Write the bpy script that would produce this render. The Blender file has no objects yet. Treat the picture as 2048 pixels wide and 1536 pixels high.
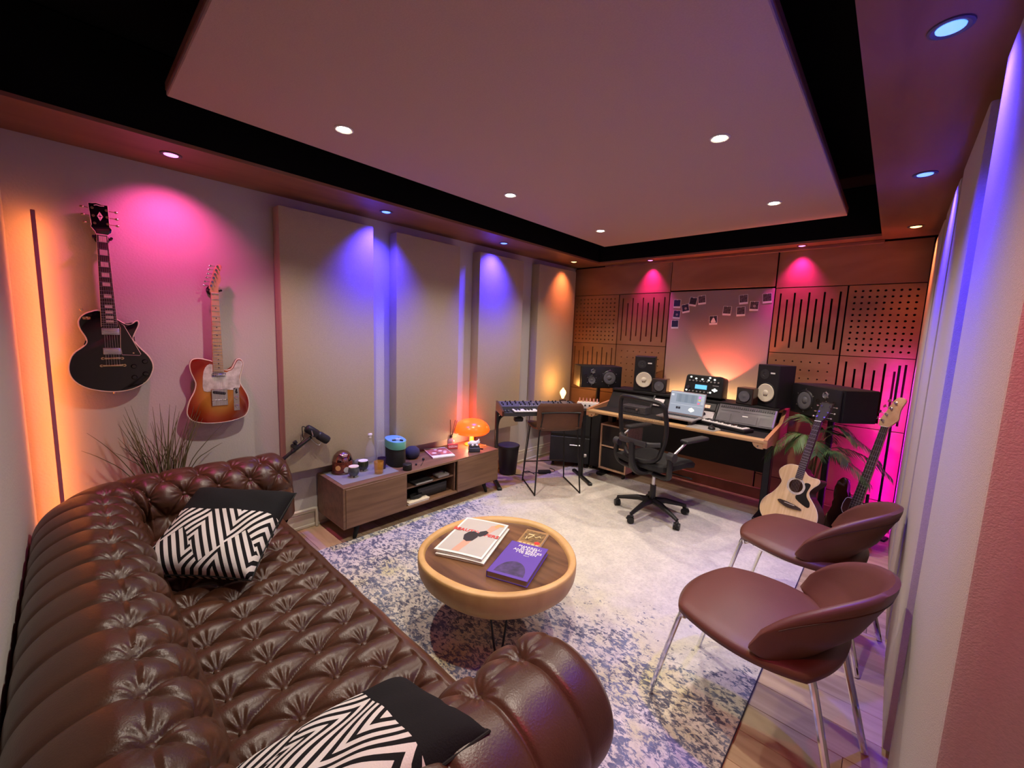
import bpy, bmesh, math, random
from mathutils import Vector, Matrix
random.seed(7)
PI = math.pi
SC = bpy.context.scene
COL = SC.collection

# ------------------------------------------------------------------ camera
cam_data = bpy.data.cameras.new('camera')
cam = bpy.data.objects.new('camera', cam_data); COL.objects.link(cam)
cam_data.sensor_fit = 'HORIZONTAL'; cam_data.sensor_width = 36.0
cam_data.lens = 820.71 / 2048 * 36.0
cam_data.clip_start = 0.02
yaw, pitch, roll = math.radians(-42.6728), math.radians(-7.1), math.radians(2.126)
fw = Vector((math.sin(yaw)*math.cos(pitch), math.cos(yaw)*math.cos(pitch), math.sin(pitch)))
rt = Vector((math.cos(yaw), -math.sin(yaw), 0)); up = rt.cross(fw)
r2 = rt*math.cos(roll) + up*math.sin(roll); u2 = up*math.cos(roll) - rt*math.sin(roll)
M = Matrix((r2, u2, -fw)).transposed().to_4x4(); M.translation = Vector((0, 0, 1.54))
cam.matrix_world = M
SC.camera = cam

# ------------------------------------------------------------------ world, exposure
world = bpy.data.worlds.new('world'); SC.world = world; world.use_nodes = True
world.node_tree.nodes['Background'].inputs[0].default_value = (0.02, 0.018, 0.02, 1)
world.node_tree.nodes['Background'].inputs[1].default_value = 1.0
SC.view_settings.view_transform = 'Standard'; SC.view_settings.look = 'None'
SC.view_settings.gamma = 1.0; SC.view_settings.use_curve_mapping = False
SC.view_settings.exposure = 0.12
SC.cycles.max_bounces = 10; SC.cycles.diffuse_bounces = 6; SC.cycles.glossy_bounces = 4
SC.cycles.transmission_bounces = 8; SC.cycles.transparent_max_bounces = 8
SC.cycles.sample_clamp_indirect = 6.0
SC.cycles.use_denoising = True
SC.cycles.caustics_reflective = False; SC.cycles.caustics_refractive = False

# light levels of the room's lamps
WHITE_W, WHITE_C = 85.0, (1.0, 0.86, 0.72)
BLUE_W, BLUE_C = 130.0, (0.05, 0.03, 1.0)
PINK_W, PINK_C = 46.0, (1.0, 0.07, 0.36)
ORANGE_W, ORANGE_C = 34.0, (1.0, 0.22, 0.07)
SPOT_ANGLE_WHITE, SPOT_ANGLE_COLOUR = 120, 100

# ------------------------------------------------------------------ helpers
class MB:
    """collects shapes into one mesh"""
    def __init__(s): s.bm = bmesh.new()
    def _xf(s, vs, M):
        if M is not None: bmesh.ops.transform(s.bm, matrix=M, verts=vs)
    def box(s, c, d, bev=0.0, M=None, seg=1):
        r = bmesh.ops.create_cube(s.bm, size=1.0)
        vs = r['verts']
        bmesh.ops.scale(s.bm, vec=Vector(d), verts=vs); bmesh.ops.translate(s.bm, vec=Vector(c), verts=vs)
        if bev > 0:
            es = list({e for v in vs for e in v.link_edges})
            rr = bmesh.ops.bevel(s.bm, geom=es, offset=bev, segments=seg, affect='EDGES', profile=0.5)
            vs = list({v for f in rr['faces'] for v in f.verts} | {v for v in vs if v.is_valid})
        s._xf(vs, M); return s
    def quad(s, pts, M=None):
        vs = [s.bm.verts.new(p) for p in pts]; s.bm.faces.new(vs); s._xf(vs, M); return s
    def tube(s, pts, r, seg=8, cap=True, closed=False, M=None):
        pts = [Vector(p) for p in pts]; n = len(pts)
        rs = r if isinstance(r, (list, tuple)) else [r]*n
        rings = []; nrm = None
        for i, p in enumerate(pts):
            a = pts[(i-1) % n] if (i > 0 or closed) else pts[i]; b = pts[(i+1) % n] if (i < n-1 or closed) else pts[i]
            t = (b-a)
            t = t.normalized() if t.length > 1e-9 else Vector((0, 0, 1))
            if nrm is None:
                nrm = t.orthogonal().normalized()
            else:
                nrm = (nrm - t*nrm.dot(t))
                nrm = nrm.normalized() if nrm.length > 1e-6 else t.orthogonal().normalized()
            bn = t.cross(nrm)
            rings.append([s.bm.verts.new(p + (nrm*math.cos(2*PI*k/seg) + bn*math.sin(2*PI*k/seg))*rs[i]) for k in range(seg)])
        for i in range(n if closed else n-1):
            A, B = rings[i], rings[(i+1) % n]
            for k in range(seg): s.bm.faces.new((A[k], A[(k+1) % seg], B[(k+1) % seg], B[k]))
        if cap and not closed:
            s.bm.faces.new(list(reversed(rings[0]))); s.bm.faces.new(rings[-1])
        s._xf([v for R in rings for v in R], M); return s
    def cyl(s, p0, p1, r0, r1=None, seg=16, M=None):
        return s.tube([p0, p1], [r0, r0 if r1 is None else r1], seg, M=M)
    def lathe(s, prof, seg=24, c=(0, 0, 0), M=None, sx=1, sy=1):
        rings = []
        for r, z in prof:
            if r < 1e-6: rings.append([s.bm.verts.new((c[0], c[1], c[2]+z))])
            else: rings.append([s.bm.verts.new((c[0]+sx*r*math.cos(2*PI*k/seg), c[1]+sy*r*math.sin(2*PI*k/seg), c[2]+z)) for k in range(seg)])
        for A, B in zip(rings, rings[1:]):
            for k in range(seg):
                k2 = (k+1) % seg
                f = [A[k % len(A)]] + ([A[k2]] if len(A) > 1 else []) + ([B[k2]] if len(B) > 1 else []) + [B[k % len(B)]]
                f = list(dict.fromkeys(f))
                if len(f) > 2: s.bm.faces.new(f)
        s._xf([v for R in rings for v in R], M); return s
    def prism(s, out, d0, d1, M=None, bev=0.0, seg=2):
        """outline in (a,b), extruded along third axis from d0 to d1"""
        A = [s.bm.verts.new((p[0], p[1], d0)) for p in out]; B = [s.bm.verts.new((p[0], p[1], d1)) for p in out]
        n = len(out)
        f0 = s.bm.faces.new(list(reversed(A))); f1 = s.bm.faces.new(B)
        for k in range(n): s.bm.faces.new((A[k], A[(k+1) % n], B[(k+1) % n], B[k]))
        vs = A+B
        if bev > 0:
            es = list(f1.edges)+list(f0.edges)
            rr = bmesh.ops.bevel(s.bm, geom=es, offset=bev, segments=seg, affect='EDGES', profile=0.5)
            vs = list({v for f in rr['faces'] for v in f.verts} | {v for v in vs if v.is_valid})
        s._xf(vs, M); return s
    def grid(s, fn, nu, nv, wrapu=False, wrapv=False, M=None):
        V = [[s.bm.verts.new(fn(i, j)) for j in range(nv)] for i in range(nu)]
        for i in range(nu if wrapu else nu-1):
            for j in range(nv if wrapv else nv-1):
                s.bm.faces.new((V[i][j], V[(i+1) % nu][j], V[(i+1) % nu][(j+1) % nv], V[i][(j+1) % nv]))
        s._xf([v for R in V for v in R], M); return s
    def sphere(s, c, r, seg=12, M=None, sc=(1, 1, 1)):
        q = bmesh.ops.create_uvsphere(s.bm, u_segments=seg, v_segments=max(6, seg//2+2), radius=1)
        bmesh.ops.scale(s.bm, vec=Vector((r*sc[0], r*sc[1], r*sc[2])), verts=q['verts']); bmesh.ops.translate(s.bm, vec=Vector(c), verts=q['verts'])
        s._xf(q['verts'], M); return s
    def mesh(s, name, m, sharp=35):
        bmesh.ops.recalc_face_normals(s.bm, faces=s.bm.faces)
        lim = math.radians(sharp)
        for f in s.bm.faces: f.smooth = True
        for e in s.bm.edges:
            if len(e.link_faces) == 2 and e.calc_face_angle(0) > lim: e.smooth = False
        me = bpy.data.meshes.new(name); s.bm.to_mesh(me); s.bm.free()
        if m: me.materials.append(m)
        return me

def obj(name, mb, m, parent=None, sharp=35, label=None):
    me = mb.mesh(name, m, sharp) if isinstance(mb, MB) else mb
    o = bpy.data.objects.new(name, me); COL.objects.link(o)
    if parent: o.parent = parent
    if label: o['label'] = label
    return o
def tag(o, label, cat, group=None):
    o['label'] = label; o['category'] = cat
    if group: o['group'] = group
    return o
def thing(name, label, cat, loc=(0, 0, 0), rotz=0.0, group=None):
    o = bpy.data.objects.new(name, None); COL.objects.link(o); o.empty_display_size = 0.1
    o.location = loc; o.rotation_euler = (0, 0, rotz)
    return tag(o, label, cat, group)
def struct(name, mb, m, parent=None):
    o = obj(name, mb, m, parent)
    if not parent: o['kind'] = 'structure'
    return o
def copy_tree(o, parent=None):
    c = o.copy(); COL.objects.link(c)
    if parent: c.parent = parent
    for ch in list(o.children): copy_tree(ch, c)
    return c
def text_mesh(body, size, m, parent, name='lettering', extrude=0.0004, M=None, align='CENTER', space=1.0, line=1.0, bold=0.0):
    cu = bpy.data.curves.new(name, 'FONT'); cu.body = body; cu.size = size; cu.align_x = align; cu.align_y = 'CENTER'
    cu.extrude = extrude; cu.space_character = space; cu.space_line = line; cu.resolution_u = 2; cu.offset = bold
    t = bpy.data.objects.new('tmp', cu); COL.objects.link(t)
    bpy.context.view_layer.update()
    me = bpy.data.meshes.new_from_object(t.evaluated_get(bpy.context.evaluated_depsgraph_get()))
    bpy.data.objects.remove(t)
    if M is not None: me.transform(M)
    me.materials.clear(); me.materials.append(m)
    o = bpy.data.objects.new(name, me); COL.objects.link(o); o.parent = parent
    return o
def T(x=0, y=0, z=0): return Matrix.Translation((x, y, z))
def RX(a): return Matrix.Rotation(a, 4, 'X')
def RY(a): return Matrix.Rotation(a, 4, 'Y')
def RZ(a): return Matrix.Rotation(a, 4, 'Z')
def basis(o, ex, ey, ez):
    m = Matrix((Vector(ex), Vector(ey), Vector(ez))).transposed().to_4x4(); m.translation = Vector(o); return m
def smooth_line(pts, n=6, closed=False):
    """Catmull-Rom through points"""
    P = [Vector(p) for p in pts]; out = []; N = len(P)
    rng = range(N) if closed else range(N-1)
    for i in rng:
        p0 = P[(i-1) % N] if closed or i > 0 else P[i]; p1 = P[i]; p2 = P[(i+1) % N]; p3 = P[(i+2) % N] if closed or i+2 < N else P[min(i+1, N-1)]
        for k in range(n):
            t = k/n
            out.append(0.5*((2*p1)+(p2-p0)*t+(2*p0-5*p1+4*p2-p3)*t*t+(3*p1-p0-3*p2+p3)*t**3))
    if not closed: out.append(P[-1])
    return out

# ------------------------------------------------------------------ materials
def mat(name, col, rough=0.5, metal=0.0, spec=0.5, noise=0.0, nscale=8.0, bump=0.0, bscale=60.0, emit=None, estr=0.0,
        trans=0.0, alpha=1.0, sheen=0.0, coat=0.0, stretch=(1, 1, 1), ior=1.45, col2=None):
    m = bpy.data.materials.new(name); m.use_nodes = True
    nt = m.node_tree; N = nt.nodes; L = nt.links; b = N['Principled BSDF']
    b.inputs['Base Color'].default_value = (*col, 1); b.inputs['Roughness'].default_value = rough; b.inputs['Metallic'].default_value = metal
    b.inputs['Specular IOR Level'].default_value = spec; b.inputs['IOR'].default_value = ior
    b.inputs['Transmission Weight'].default_value = trans; b.inputs['Alpha'].default_value = alpha
    b.inputs['Sheen Weight'].default_value = sheen; b.inputs['Coat Weight'].default_value = coat
    if emit: b.inputs['Emission Color'].default_value = (*emit, 1); b.inputs['Emission Strength'].default_value = estr
    if noise or bump:
        tc = N.new('ShaderNodeTexCoord'); mp = N.new('ShaderNodeMapping'); mp.inputs['Scale'].default_value = stretch
        L.new(tc.outputs['Object'], mp.inputs['Vector'])
    if noise:
        n = N.new('ShaderNodeTexNoise'); n.inputs['Scale'].default_value = nscale; n.inputs['Detail'].default_value = 6
        L.new(mp.outputs[0], n.inputs['Vector'])
        r = N.new('ShaderNodeValToRGB'); c2 = col2 or tuple(c*(1-noise) for c in col)
        r.color_ramp.elements[0].position = 0.3; r.color_ramp.elements[0].color = (*c2, 1)
        r.color_ramp.elements[1].position = 0.7; r.color_ramp.elements[1].color = (*col, 1)
        L.new(n.outputs['Fac'], r.inputs[0]); L.new(r.outputs[0], b.inputs['Base Color'])
    if bump:
        n2 = N.new('ShaderNodeTexNoise'); n2.inputs['Scale'].default_value = bscale; n2.inputs['Detail'].default_value = 4
        L.new(mp.outputs[0], n2.inputs['Vector'])
        bp = N.new('ShaderNodeBump'); bp.inputs['Strength'].default_value = bump; bp.inputs['Distance'].default_value = 0.01
        L.new(n2.outputs['Fac'], bp.inputs['Height']); L.new(bp.outputs[0], b.inputs['Normal'])
    return m

def wood(name, c1, c2, axis='X', scale=3.0, rough=0.45, rnd=0.0, coat=0.0, stretch=10.0):
    m = bpy.data.materials.new(name); m.use_nodes = True
    nt = m.node_tree; N = nt.nodes; L = nt.links; b = N['Principled BSDF']; b.inputs['Roughness'].default_value = rough
    b.inputs['Coat Weight'].default_value = coat; b.inputs['Specular IOR Level'].default_value = 0.4
    tc = N.new('ShaderNodeTexCoord'); mp = N.new('ShaderNodeMapping'); L.new(tc.outputs['Object'], mp.inputs['Vector'])
    s = [scale*stretch]*3; s['XYZ'.index(axis)] = scale; mp.inputs['Scale'].default_value = s
    oi = N.new('ShaderNodeObjectInfo')
    ad = N.new('ShaderNodeVectorMath'); ad.operation = 'ADD'; L.new(mp.outputs[0], ad.inputs[0])
    ml = N.new('ShaderNodeMath'); ml.operation = 'MULTIPLY'; ml.inputs[1].default_value = 40; L.new(oi.outputs['Random'], ml.inputs[0]); L.new(ml.outputs[0], ad.inputs[1])
    n = N.new('ShaderNodeTexNoise'); n.inputs['Scale'].default_value = 1.0; n.inputs['Detail'].default_value = 7; n.inputs['Distortion'].default_value = 0.6
    L.new(ad.outputs[0], n.inputs['Vector'])
    r = N.new('ShaderNodeValToRGB'); e = r.color_ramp.elements
    e[0].position = 0.32; e[0].color = (*c2, 1); e[1].position = 0.68; e[1].color = (*c1, 1)
    L.new(n.outputs['Fac'], r.inputs[0])
    if rnd:
        hs = N.new('ShaderNodeHueSaturation'); L.new(r.outputs[0], hs.inputs['Color'])
        mr = N.new('ShaderNodeMapRange'); mr.inputs[3].default_value = 1-rnd; mr.inputs[4].default_value = 1+rnd*0.5
        L.new(oi.outputs['Random'], mr.inputs[0]); L.new(mr.outputs[0], hs.inputs['Value']); L.new(hs.outputs[0], b.inputs['Base Color'])
    else: L.new(r.outputs[0], b.inputs['Base Color'])
    bp = N.new('ShaderNodeBump'); bp.inputs['Strength'].default_value = 0.08; bp.inputs['Distance'].default_value = 0.01
    L.new(n.outputs['Fac'], bp.inputs['Height']); L.new(bp.outputs[0], b.inputs['Normal'])
    return m

M_ = {}
M_['plaster'] = mat('wall_paint', (0.52, 0.49, 0.47), 0.85, noise=0.04, nscale=3, bump=0.15, bscale=90)
M_['fabric'] = mat('acoustic_fabric', (0.47, 0.395, 0.285), 0.95, noise=0.10, nscale=160, bump=0.25, bscale=350, sheen=0.1)
M_['fabric_light'] = mat('pale_fabric', (0.50, 0.44, 0.41), 0.95, noise=0.10, nscale=160, bump=0.25, bscale=350)
M_['fabric_rose'] = mat('rose_beige_fabric', (0.44, 0.30, 0.24), 0.95, noise=0.10, nscale=160, bump=0.25, bscale=350)
M_['cloud'] = mat('cloud_fabric', (0.50, 0.36, 0.30), 0.95, noise=0.08, nscale=160, bump=0.2, bscale=350)
M_['black_paint'] = mat('black_ceiling_paint', (0.004, 0.004, 0.004), 0.95, spec=0.1)
M_['ply'] = wood('birch_plywood', (0.37, 0.185, 0.082), (0.25, 0.115, 0.046), 'X', 1.3, 0.5, rnd=0.12, stretch=3.0)
M_['ply_soffit'] = wood('soffit_plywood', (0.26, 0.12, 0.065), (0.185, 0.075, 0.04), 'Y', 1.2, 0.5, stretch=5)
M_['hole'] = mat('dark_cavity', (0.03, 0.013, 0.007), 0.9, spec=0.1)
M_['plank'] = wood('oak_plank', (0.56, 0.42, 0.27), (0.40, 0.28, 0.17), 'X', 2.0, 0.4, rnd=0.25, stretch=9)
M_['subfloor'] = mat('subfloor', (0.06, 0.04, 0.03), 0.9)
M_['trim'] = mat('skirting_paint', (0.62, 0.58, 0.48), 0.5, noise=0.05, nscale=5)
M_['black'] = mat('black_plastic', (0.012, 0.012, 0.013), 0.45, noise=0.2, nscale=30)
M_['black_matte'] = mat('black_matte', (0.010, 0.010, 0.010), 0.8, noise=0.2, nscale=30)
M_['black_metal'] = mat('black_metal', (0.015, 0.015, 0.016), 0.38, metal=0.3, noise=0.15, nscale=20)
M_['black_gloss'] = mat('black_lacquer', (0.004, 0.004, 0.005), 0.12, coat=0.6, noise=0.1, nscale=5)
M_['dark_grey'] = mat('dark_grey_plastic', (0.032, 0.032, 0.035), 0.5, noise=0.15, nscale=30)
M_['grey'] = mat('grey_panel', (0.095, 0.09, 0.098), 0.45, noise=0.15, nscale=20)
M_['mid_grey'] = mat('mid_grey', (0.33, 0.31, 0.29), 0.6, noise=0.12, nscale=40)
M_['silver'] = mat('silver', (0.62, 0.62, 0.63), 0.3, metal=0.9, noise=0.08, nscale=30)
M_['chrome'] = mat('chrome', (0.80, 0.80, 0.82), 0.10, metal=1.0, noise=0.05, nscale=10)
M_['gold'] = mat('gold_hardware', (0.80, 0.62, 0.36), 0.25, metal=1.0, noise=0.1, nscale=30)
M_['white'] = mat('white_plastic', (0.80, 0.79, 0.77), 0.4, noise=0.04, nscale=20)
M_['ivory'] = mat('ivory_binding', (0.74, 0.66, 0.52), 0.45, noise=0.05, nscale=20)
M_['paper'] = mat('paper', (0.82, 0.81, 0.79), 0.6, noise=0.05, nscale=20)
M_['leather'] = mat('brown_leather', (0.072, 0.027, 0.013), 0.36, noise=0.35, nscale=7, bump=0.10, bscale=220, spec=0.55)
M_['leather_chair'] = mat('chestnut_leather', (0.125, 0.042, 0.024), 0.42, noise=0.12, nscale=9, bump=0.12, bscale=420, spec=0.5)
M_['leather_stool'] = mat('tan_leather', (0.115, 0.046, 0.022), 0.5, noise=0.2, nscale=14, bump=0.15, bscale=300)
M_['walnut'] = wood('walnut_laminate', (0.21, 0.115, 0.065), (0.135, 0.07, 0.04), 'Y', 2.0, 0.42, stretch=14)
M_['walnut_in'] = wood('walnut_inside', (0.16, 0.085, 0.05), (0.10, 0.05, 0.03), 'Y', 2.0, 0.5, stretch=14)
M_['desk_wood'] = wood('desk_oak', (0.66, 0.42, 0.21), (0.52, 0.31, 0.14), 'X', 2.2, 0.4, stretch=12)
M_['desk_side'] = wood('desk_side_ply', (0.58, 0.29, 0.15), (0.44, 0.20, 0.09), 'Y', 2.2, 0.45, stretch=8)
M_['edge_ply'] = wood('ply_edge', (0.62, 0.42, 0.28), (0.48, 0.30, 0.18), 'Z', 3.0, 0.5)
M_['sap'] = wood('sapwood', (0.66, 0.42, 0.18), (0.50, 0.29, 0.11), 'Z', 2.0, 0.45, stretch=3)
M_['teak'] = wood('suar_heartwood', (0.21, 0.10, 0.046), (0.07, 0.03, 0.014), 'X', 2.4, 0.35, stretch=6)
M_['maple'] = wood('maple', (0.66, 0.45, 0.24), (0.56, 0.35, 0.17), 'Z', 3.0, 0.35, stretch=8, coat=0.3)
M_['spruce'] = wood('spruce', (0.72, 0.52, 0.28), (0.62, 0.42, 0.20), 'Y', 3.0, 0.35, stretch=20, coat=0.3)
M_['rosewood'] = wood('rosewood', (0.05, 0.028, 0.02), (0.025, 0.014, 0.01), 'Z', 3.0, 0.45)
M_['mahog'] = mat('dark_mahogany', (0.06, 0.018, 0.012), 0.3, noise=0.3, nscale=8, coat=0.4)
M_['cone_white'] = mat('white_paper_cone', (0.78, 0.72, 0.55), 0.8, noise=0.06, nscale=30)
M_['cone_grey'] = mat('grey_cone', (0.13, 0.13, 0.14), 0.35, noise=0.1, nscale=30)
M_['leaf'] = mat('palm_leaf', (0.10, 0.20, 0.06), 0.5, noise=0.5, nscale=6)
M_['stem'] = mat('palm_stem', (0.16, 0.14, 0.05), 0.6, noise=0.3, nscale=8)
M_['grass'] = mat('dry_grass', (0.16, 0.13, 0.05), 0.7, noise=0.5, nscale=4, col2=(0.07, 0.08, 0.03))
M_['pot'] = mat('dark_pot', (0.03, 0.025, 0.025), 0.6, noise=0.3, nscale=8)
M_['lcd'] = mat('blue_lcd', (0.1, 0.3, 0.5), 0.3, emit=(0.12, 0.48, 0.85), estr=1.1)
M_['screen'] = mat('laptop_screen', (0.1, 0.1, 0.12), 0.3, emit=(0.36, 0.42, 0.50), estr=0.75)
M_['glass'] = mat('clear_glass', (0.75, 0.74, 0.78), 0.04, alpha=0.20, noise=0.01, nscale=4, spec=0.9)
M_['amber'] = mat('amber_glass', (0.62, 0.32, 0.03), 0.05, alpha=0.45, noise=0.05, nscale=4, spec=0.8)
M_['smoke'] = mat('smoked_glass', (0.35, 0.22, 0.20), 0.04, trans=0.75, ior=1.35, noise=0.05, nscale=4)
M_['purple_glass'] = mat('purple_glass', (0.10, 0.06, 0.20), 0.06, trans=0.6, ior=1.3, noise=0.05, nscale=4)
M_['seam'] = mat('leather_piping', (0.06, 0.02, 0.012), 0.4, noise=0.2, nscale=20)

# ------------------------------------------------------------------ the room
XL, XR, YR, YB, ZS = -3.165, 0.245, -0.17, 4.56, 2.40
fl = struct('floor', MB().box(((XL+XR)/2, (YR+YB)/2, -0.04), (XR-XL+0.2, YB-YR+0.2, 0.05)), M_['subfloor'])
pw = 0.158
nrow = int((YB-YR)/pw)+1
for r in range(nrow):
    y0 = YR + r*pw; y1 = min(y0+pw, YB)
    x = XL - random.uniform(0, 1.1)
    while x < XR:
        x1 = x + 1.22; a, b = max(x, XL), min(x1, XR)
        if b-a > 0.03 and y1-y0 > 0.02:
            p = MB().box(((a+b)/2, (y0+y1)/2, -0.0075), (b-a-0.0016, y1-y0-0.0016, 0.015), 0.0012)
            obj('plank', p, M_['plank'], fl)
        x = x1
struct('wall_left', MB().box((XL-0.05, (YR+YB)/2, 1.4), (0.1, YB-YR+0.2, 2.8)), M_['plaster'])
struct('wall_rear', MB().box(((XL+XR)/2, YR-0.05, 1.4), (XR-XL, 0.1, 2.8)), M_['plaster'])
struct('wall_right', MB().box((XR+0.05, (YR+YB)/2, 1.4), (0.1, YB-YR+0.2, 2.8)), M_['plaster'])
wb = struct('wall_back', MB().box(((XL+XR)/2, YB+0.09, 1.4), (XR-XL, 0.1, 2.8)), M_['hole'])
struct('ceiling', MB().box(((XL+XR)/2, (YR+YB)/2, 2.83), (XR-XL+0.2, YB-YR+0.2, 0.06)), M_['black_paint'])
def soffit(n, x0, x1, y0, y1):
    s = struct('trim_%d' % n, MB().box(((x0+x1)/2, (y0+y1)/2, ZS+0.009), (x1-x0, y1-y0, 0.018)), M_['ply_soffit'])
    obj('fascia', MB().box(((x0+x1)/2, (y0+y1)/2, (ZS+0.018+2.79)/2), (x1-x0-0.006, y1-y0-0.006, 2.79-ZS-0.018)), M_['black_paint'], s)
    return s
soffit(1, XL, -2.70, YR, YB)
soffit(2, -0.17, XR, YR, YB)
soffit(3, -2.70, -0.17, 4.39, YB)
struct('trim_4', MB().box((-1.43, YB-0.012, ZS-0.014), (2.55, 0.024, 0.026), 0.003), M_['ply_soffit'])
struct('baseboard_left', MB().box((XL+0.009, (YR+YB)/2, 0.055), (0.018, YB-YR, 0.11), 0.003).box((XL+0.006, (YR+YB)/2, 0.125), (0.012, YB-YR, 0.03), 0.004).box((XL+0.014, (YR+YB)/2, 0.012), (0.028, YB-YR, 0.024), 0.005), M_['trim'])
struct('baseboard_right', MB().box((XR-0.009, (YR+YB)/2, 0.055), (0.018, YB-YR, 0.11), 0.003), M_['trim'])

# ---- back wall: slotted and perforated plywood panels, each a part of the wall
def slotted(w, h, n, sw=0.015):
    xs = [-w/2]; c = []
    for i in range(n):
        x = -w/2 + w*(i+0.75)/(n+0.5); c.append(x); xs += [x-sw/2, x+sw/2]
    xs.append(w/2); zs = [-h/2, -h/2+0.045*h/0.6, -h/2+0.105*h/0.6, h/2-0.105*h/0.6, h/2-0.045*h/0.6, h/2]
    def hole(i, j): return i % 2 == 1 and ((i//2) % 2 == 0 and 1 <= j <= 3 or (i//2) % 2 == 1 and j == 2)
    m = MB(); d = 0.03
    for i in range(len(xs)-1):
        for j in range(5):
            a, b, e, f = xs[i], xs[i+1], zs[j], zs[j+1]
            if not hole(i, j): m.quad([(a, 0, e), (b, 0, e), (b, 0, f), (a, 0, f)])
            else:
                for (di, p, q) in ((-1, (a, e), (a, f)), (1, (b, e), (b, f))): m.quad([(p[0], 0, p[1]), (q[0], 0, q[1]), (q[0], d, q[1]), (p[0], d, p[1])])
                for dj, z in ((-1, e), (1, f)):
                    if not (0 <= j+dj < 5 and hole(i, j+dj)): m.quad([(a, 0, z), (b, 0, z), (b, d, z), (a, d, z)])
    bmesh.ops.remove_doubles(m.bm, verts=m.bm.verts, dist=1e-5)
    edge(m, w, h, d); return m
def edge(m, w, h, d):
    for a, b in (((-w/2, -h/2), (w/2, -h/2)), ((w/2, -h/2), (w/2, h/2)), ((w/2, h/2), (-w/2, h/2)), ((-w/2, h/2), (-w/2, -h/2))):
        m.quad([(a[0], 0, a[1]), (b[0], 0, b[1]), (b[0], d, b[1]), (a[0], d, a[1])])
def perforated(w, h, nx, nz, r=0.0095):
    m = MB(); px, pz = w/(nx+0.9), h/(nz+0.9); x0, z0 = -nx*px/2, -nz*pz/2; d = 0.03; K = 8
    for i in range(nx):
        for j in range(nz):
            cx, cz = x0+(i+0.5)*px, z0+(j+0.5)*pz
            sq = []
            for k in range(K):
                a = 2*PI*k/K; c, s = math.cos(a), math.sin(a); q = max(abs(c), abs(s)); sq.append((cx+c/q*px/2, cz+s/q*pz/2))
            ci = [(cx+r*math.cos(2*PI*k/K), cz+r*math.sin(2*PI*k/K)) for k in range(K)]
            for k in range(K):
                k2 = (k+1) % K
                m.quad([(sq[k][0], 0, sq[k][1]), (sq[k2][0], 0, sq[k2][1]), (ci[k2][0], 0, ci[k2][1]), (ci[k][0], 0, ci[k][1])])
                m.quad([(ci[k][0], 0, ci[k][1]), (ci[k2][0], 0, ci[k2][1]), (ci[k2][0], d, ci[k2][1]), (ci[k][0], d, ci[k][1])])
    for a, b, e, f in ((-w/2, x0, -h/2, h/2), (-x0, w/2, -h/2, h/2), (x0, -x0, -h/2, z0), (x0, -x0, -z0, h/2)):
        m.quad([(a, 0, e), (b, 0, e), (b, 0, f), (a, 0, f)])
    bmesh.ops.remove_doubles(m.bm, verts=m.bm.verts, dist=1e-5)
    edge(m, w, h, d); return m
def plain(w, h): return MB().box((0, 0.015, 0), (w, 0.03, h), 0.002)
def panel(name, mb, x0, x1, z0, z1, m='ply', y=YB):
    o = obj(name, mb, M_[m], wb); o.location = ((x0+x1)/2, y, (z0+z1)/2); return o
CA, CB, CC, CD = (-3.15, -2.499), (-2.493, -1.884), (-0.878, -0.348), (-0.342, 0.134)
G = 0.003
def W(c): return c[1]-c[0]-2*G
rows = [(1.452, 2.043), (0.852, 1.446), (0.252, 0.846)]
for c, k in ((CA, 'p'), (CB, 's'), (CC, 's'), (CD, 'p')):
    z0, z1 = rows[0]
    panel('perforated_panel' if k == 'p' else 'slotted_panel', perforated(W(c), z1-z0, 11 if c is CA else 9, 11) if k == 'p' else slotted(W(c), z1-z0, 9), *c, z0, z1)
for c, k in ((CA, 's'), (CB, 'p'), (CC, 'p'), (CD, 's')):
    z0, z1 = rows[1]
    panel('perforated_panel' if k == 'p' else 'slotted_panel', perforated(W(c), z1-z0, 7, 7, 0.007) if k == 'p' else slotted(W(c), z1-z0, 9 if c is CA else 7), *c, z0, z1)
for c in (CA, CB, CC, CD):
    panel('plywood_board', plain(W(c), 0.594), *c, *rows[2]); panel('plywood_board', plain(W(c), 0.24), *c, 0.005, 0.247)
panel('plywood_board', plain(1.27, 0.335), CA[0], CB[1], 2.05, 2.385); panel('plywood_board', plain(1.01, 0.335), CC[0], 0.134, 2.05, 2.385)
panel('plywood_board', plain(0.985, 0.315), -1.872, -0.888, 2.06, 2.385, y=YB-0.012)
panel('fabric_panel', MB().box((0, 0.02, 0), (0.99, 0.04, 1.64), 0.008, seg=2), -1.876, -0.885, 0.41, 2.05, 'fabric_rose', y=YB-0.006)
panel('plywood_board', plain(0.985, 0.40), -1.876, -0.885, 0.005, 0.405)
struct('baseboard_back', MB().box(((XL+XR)/2, YB-0.012, 0.055), (XR-XL, 0.022, 0.11), 0.004), M_['ply_soffit'])

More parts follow.
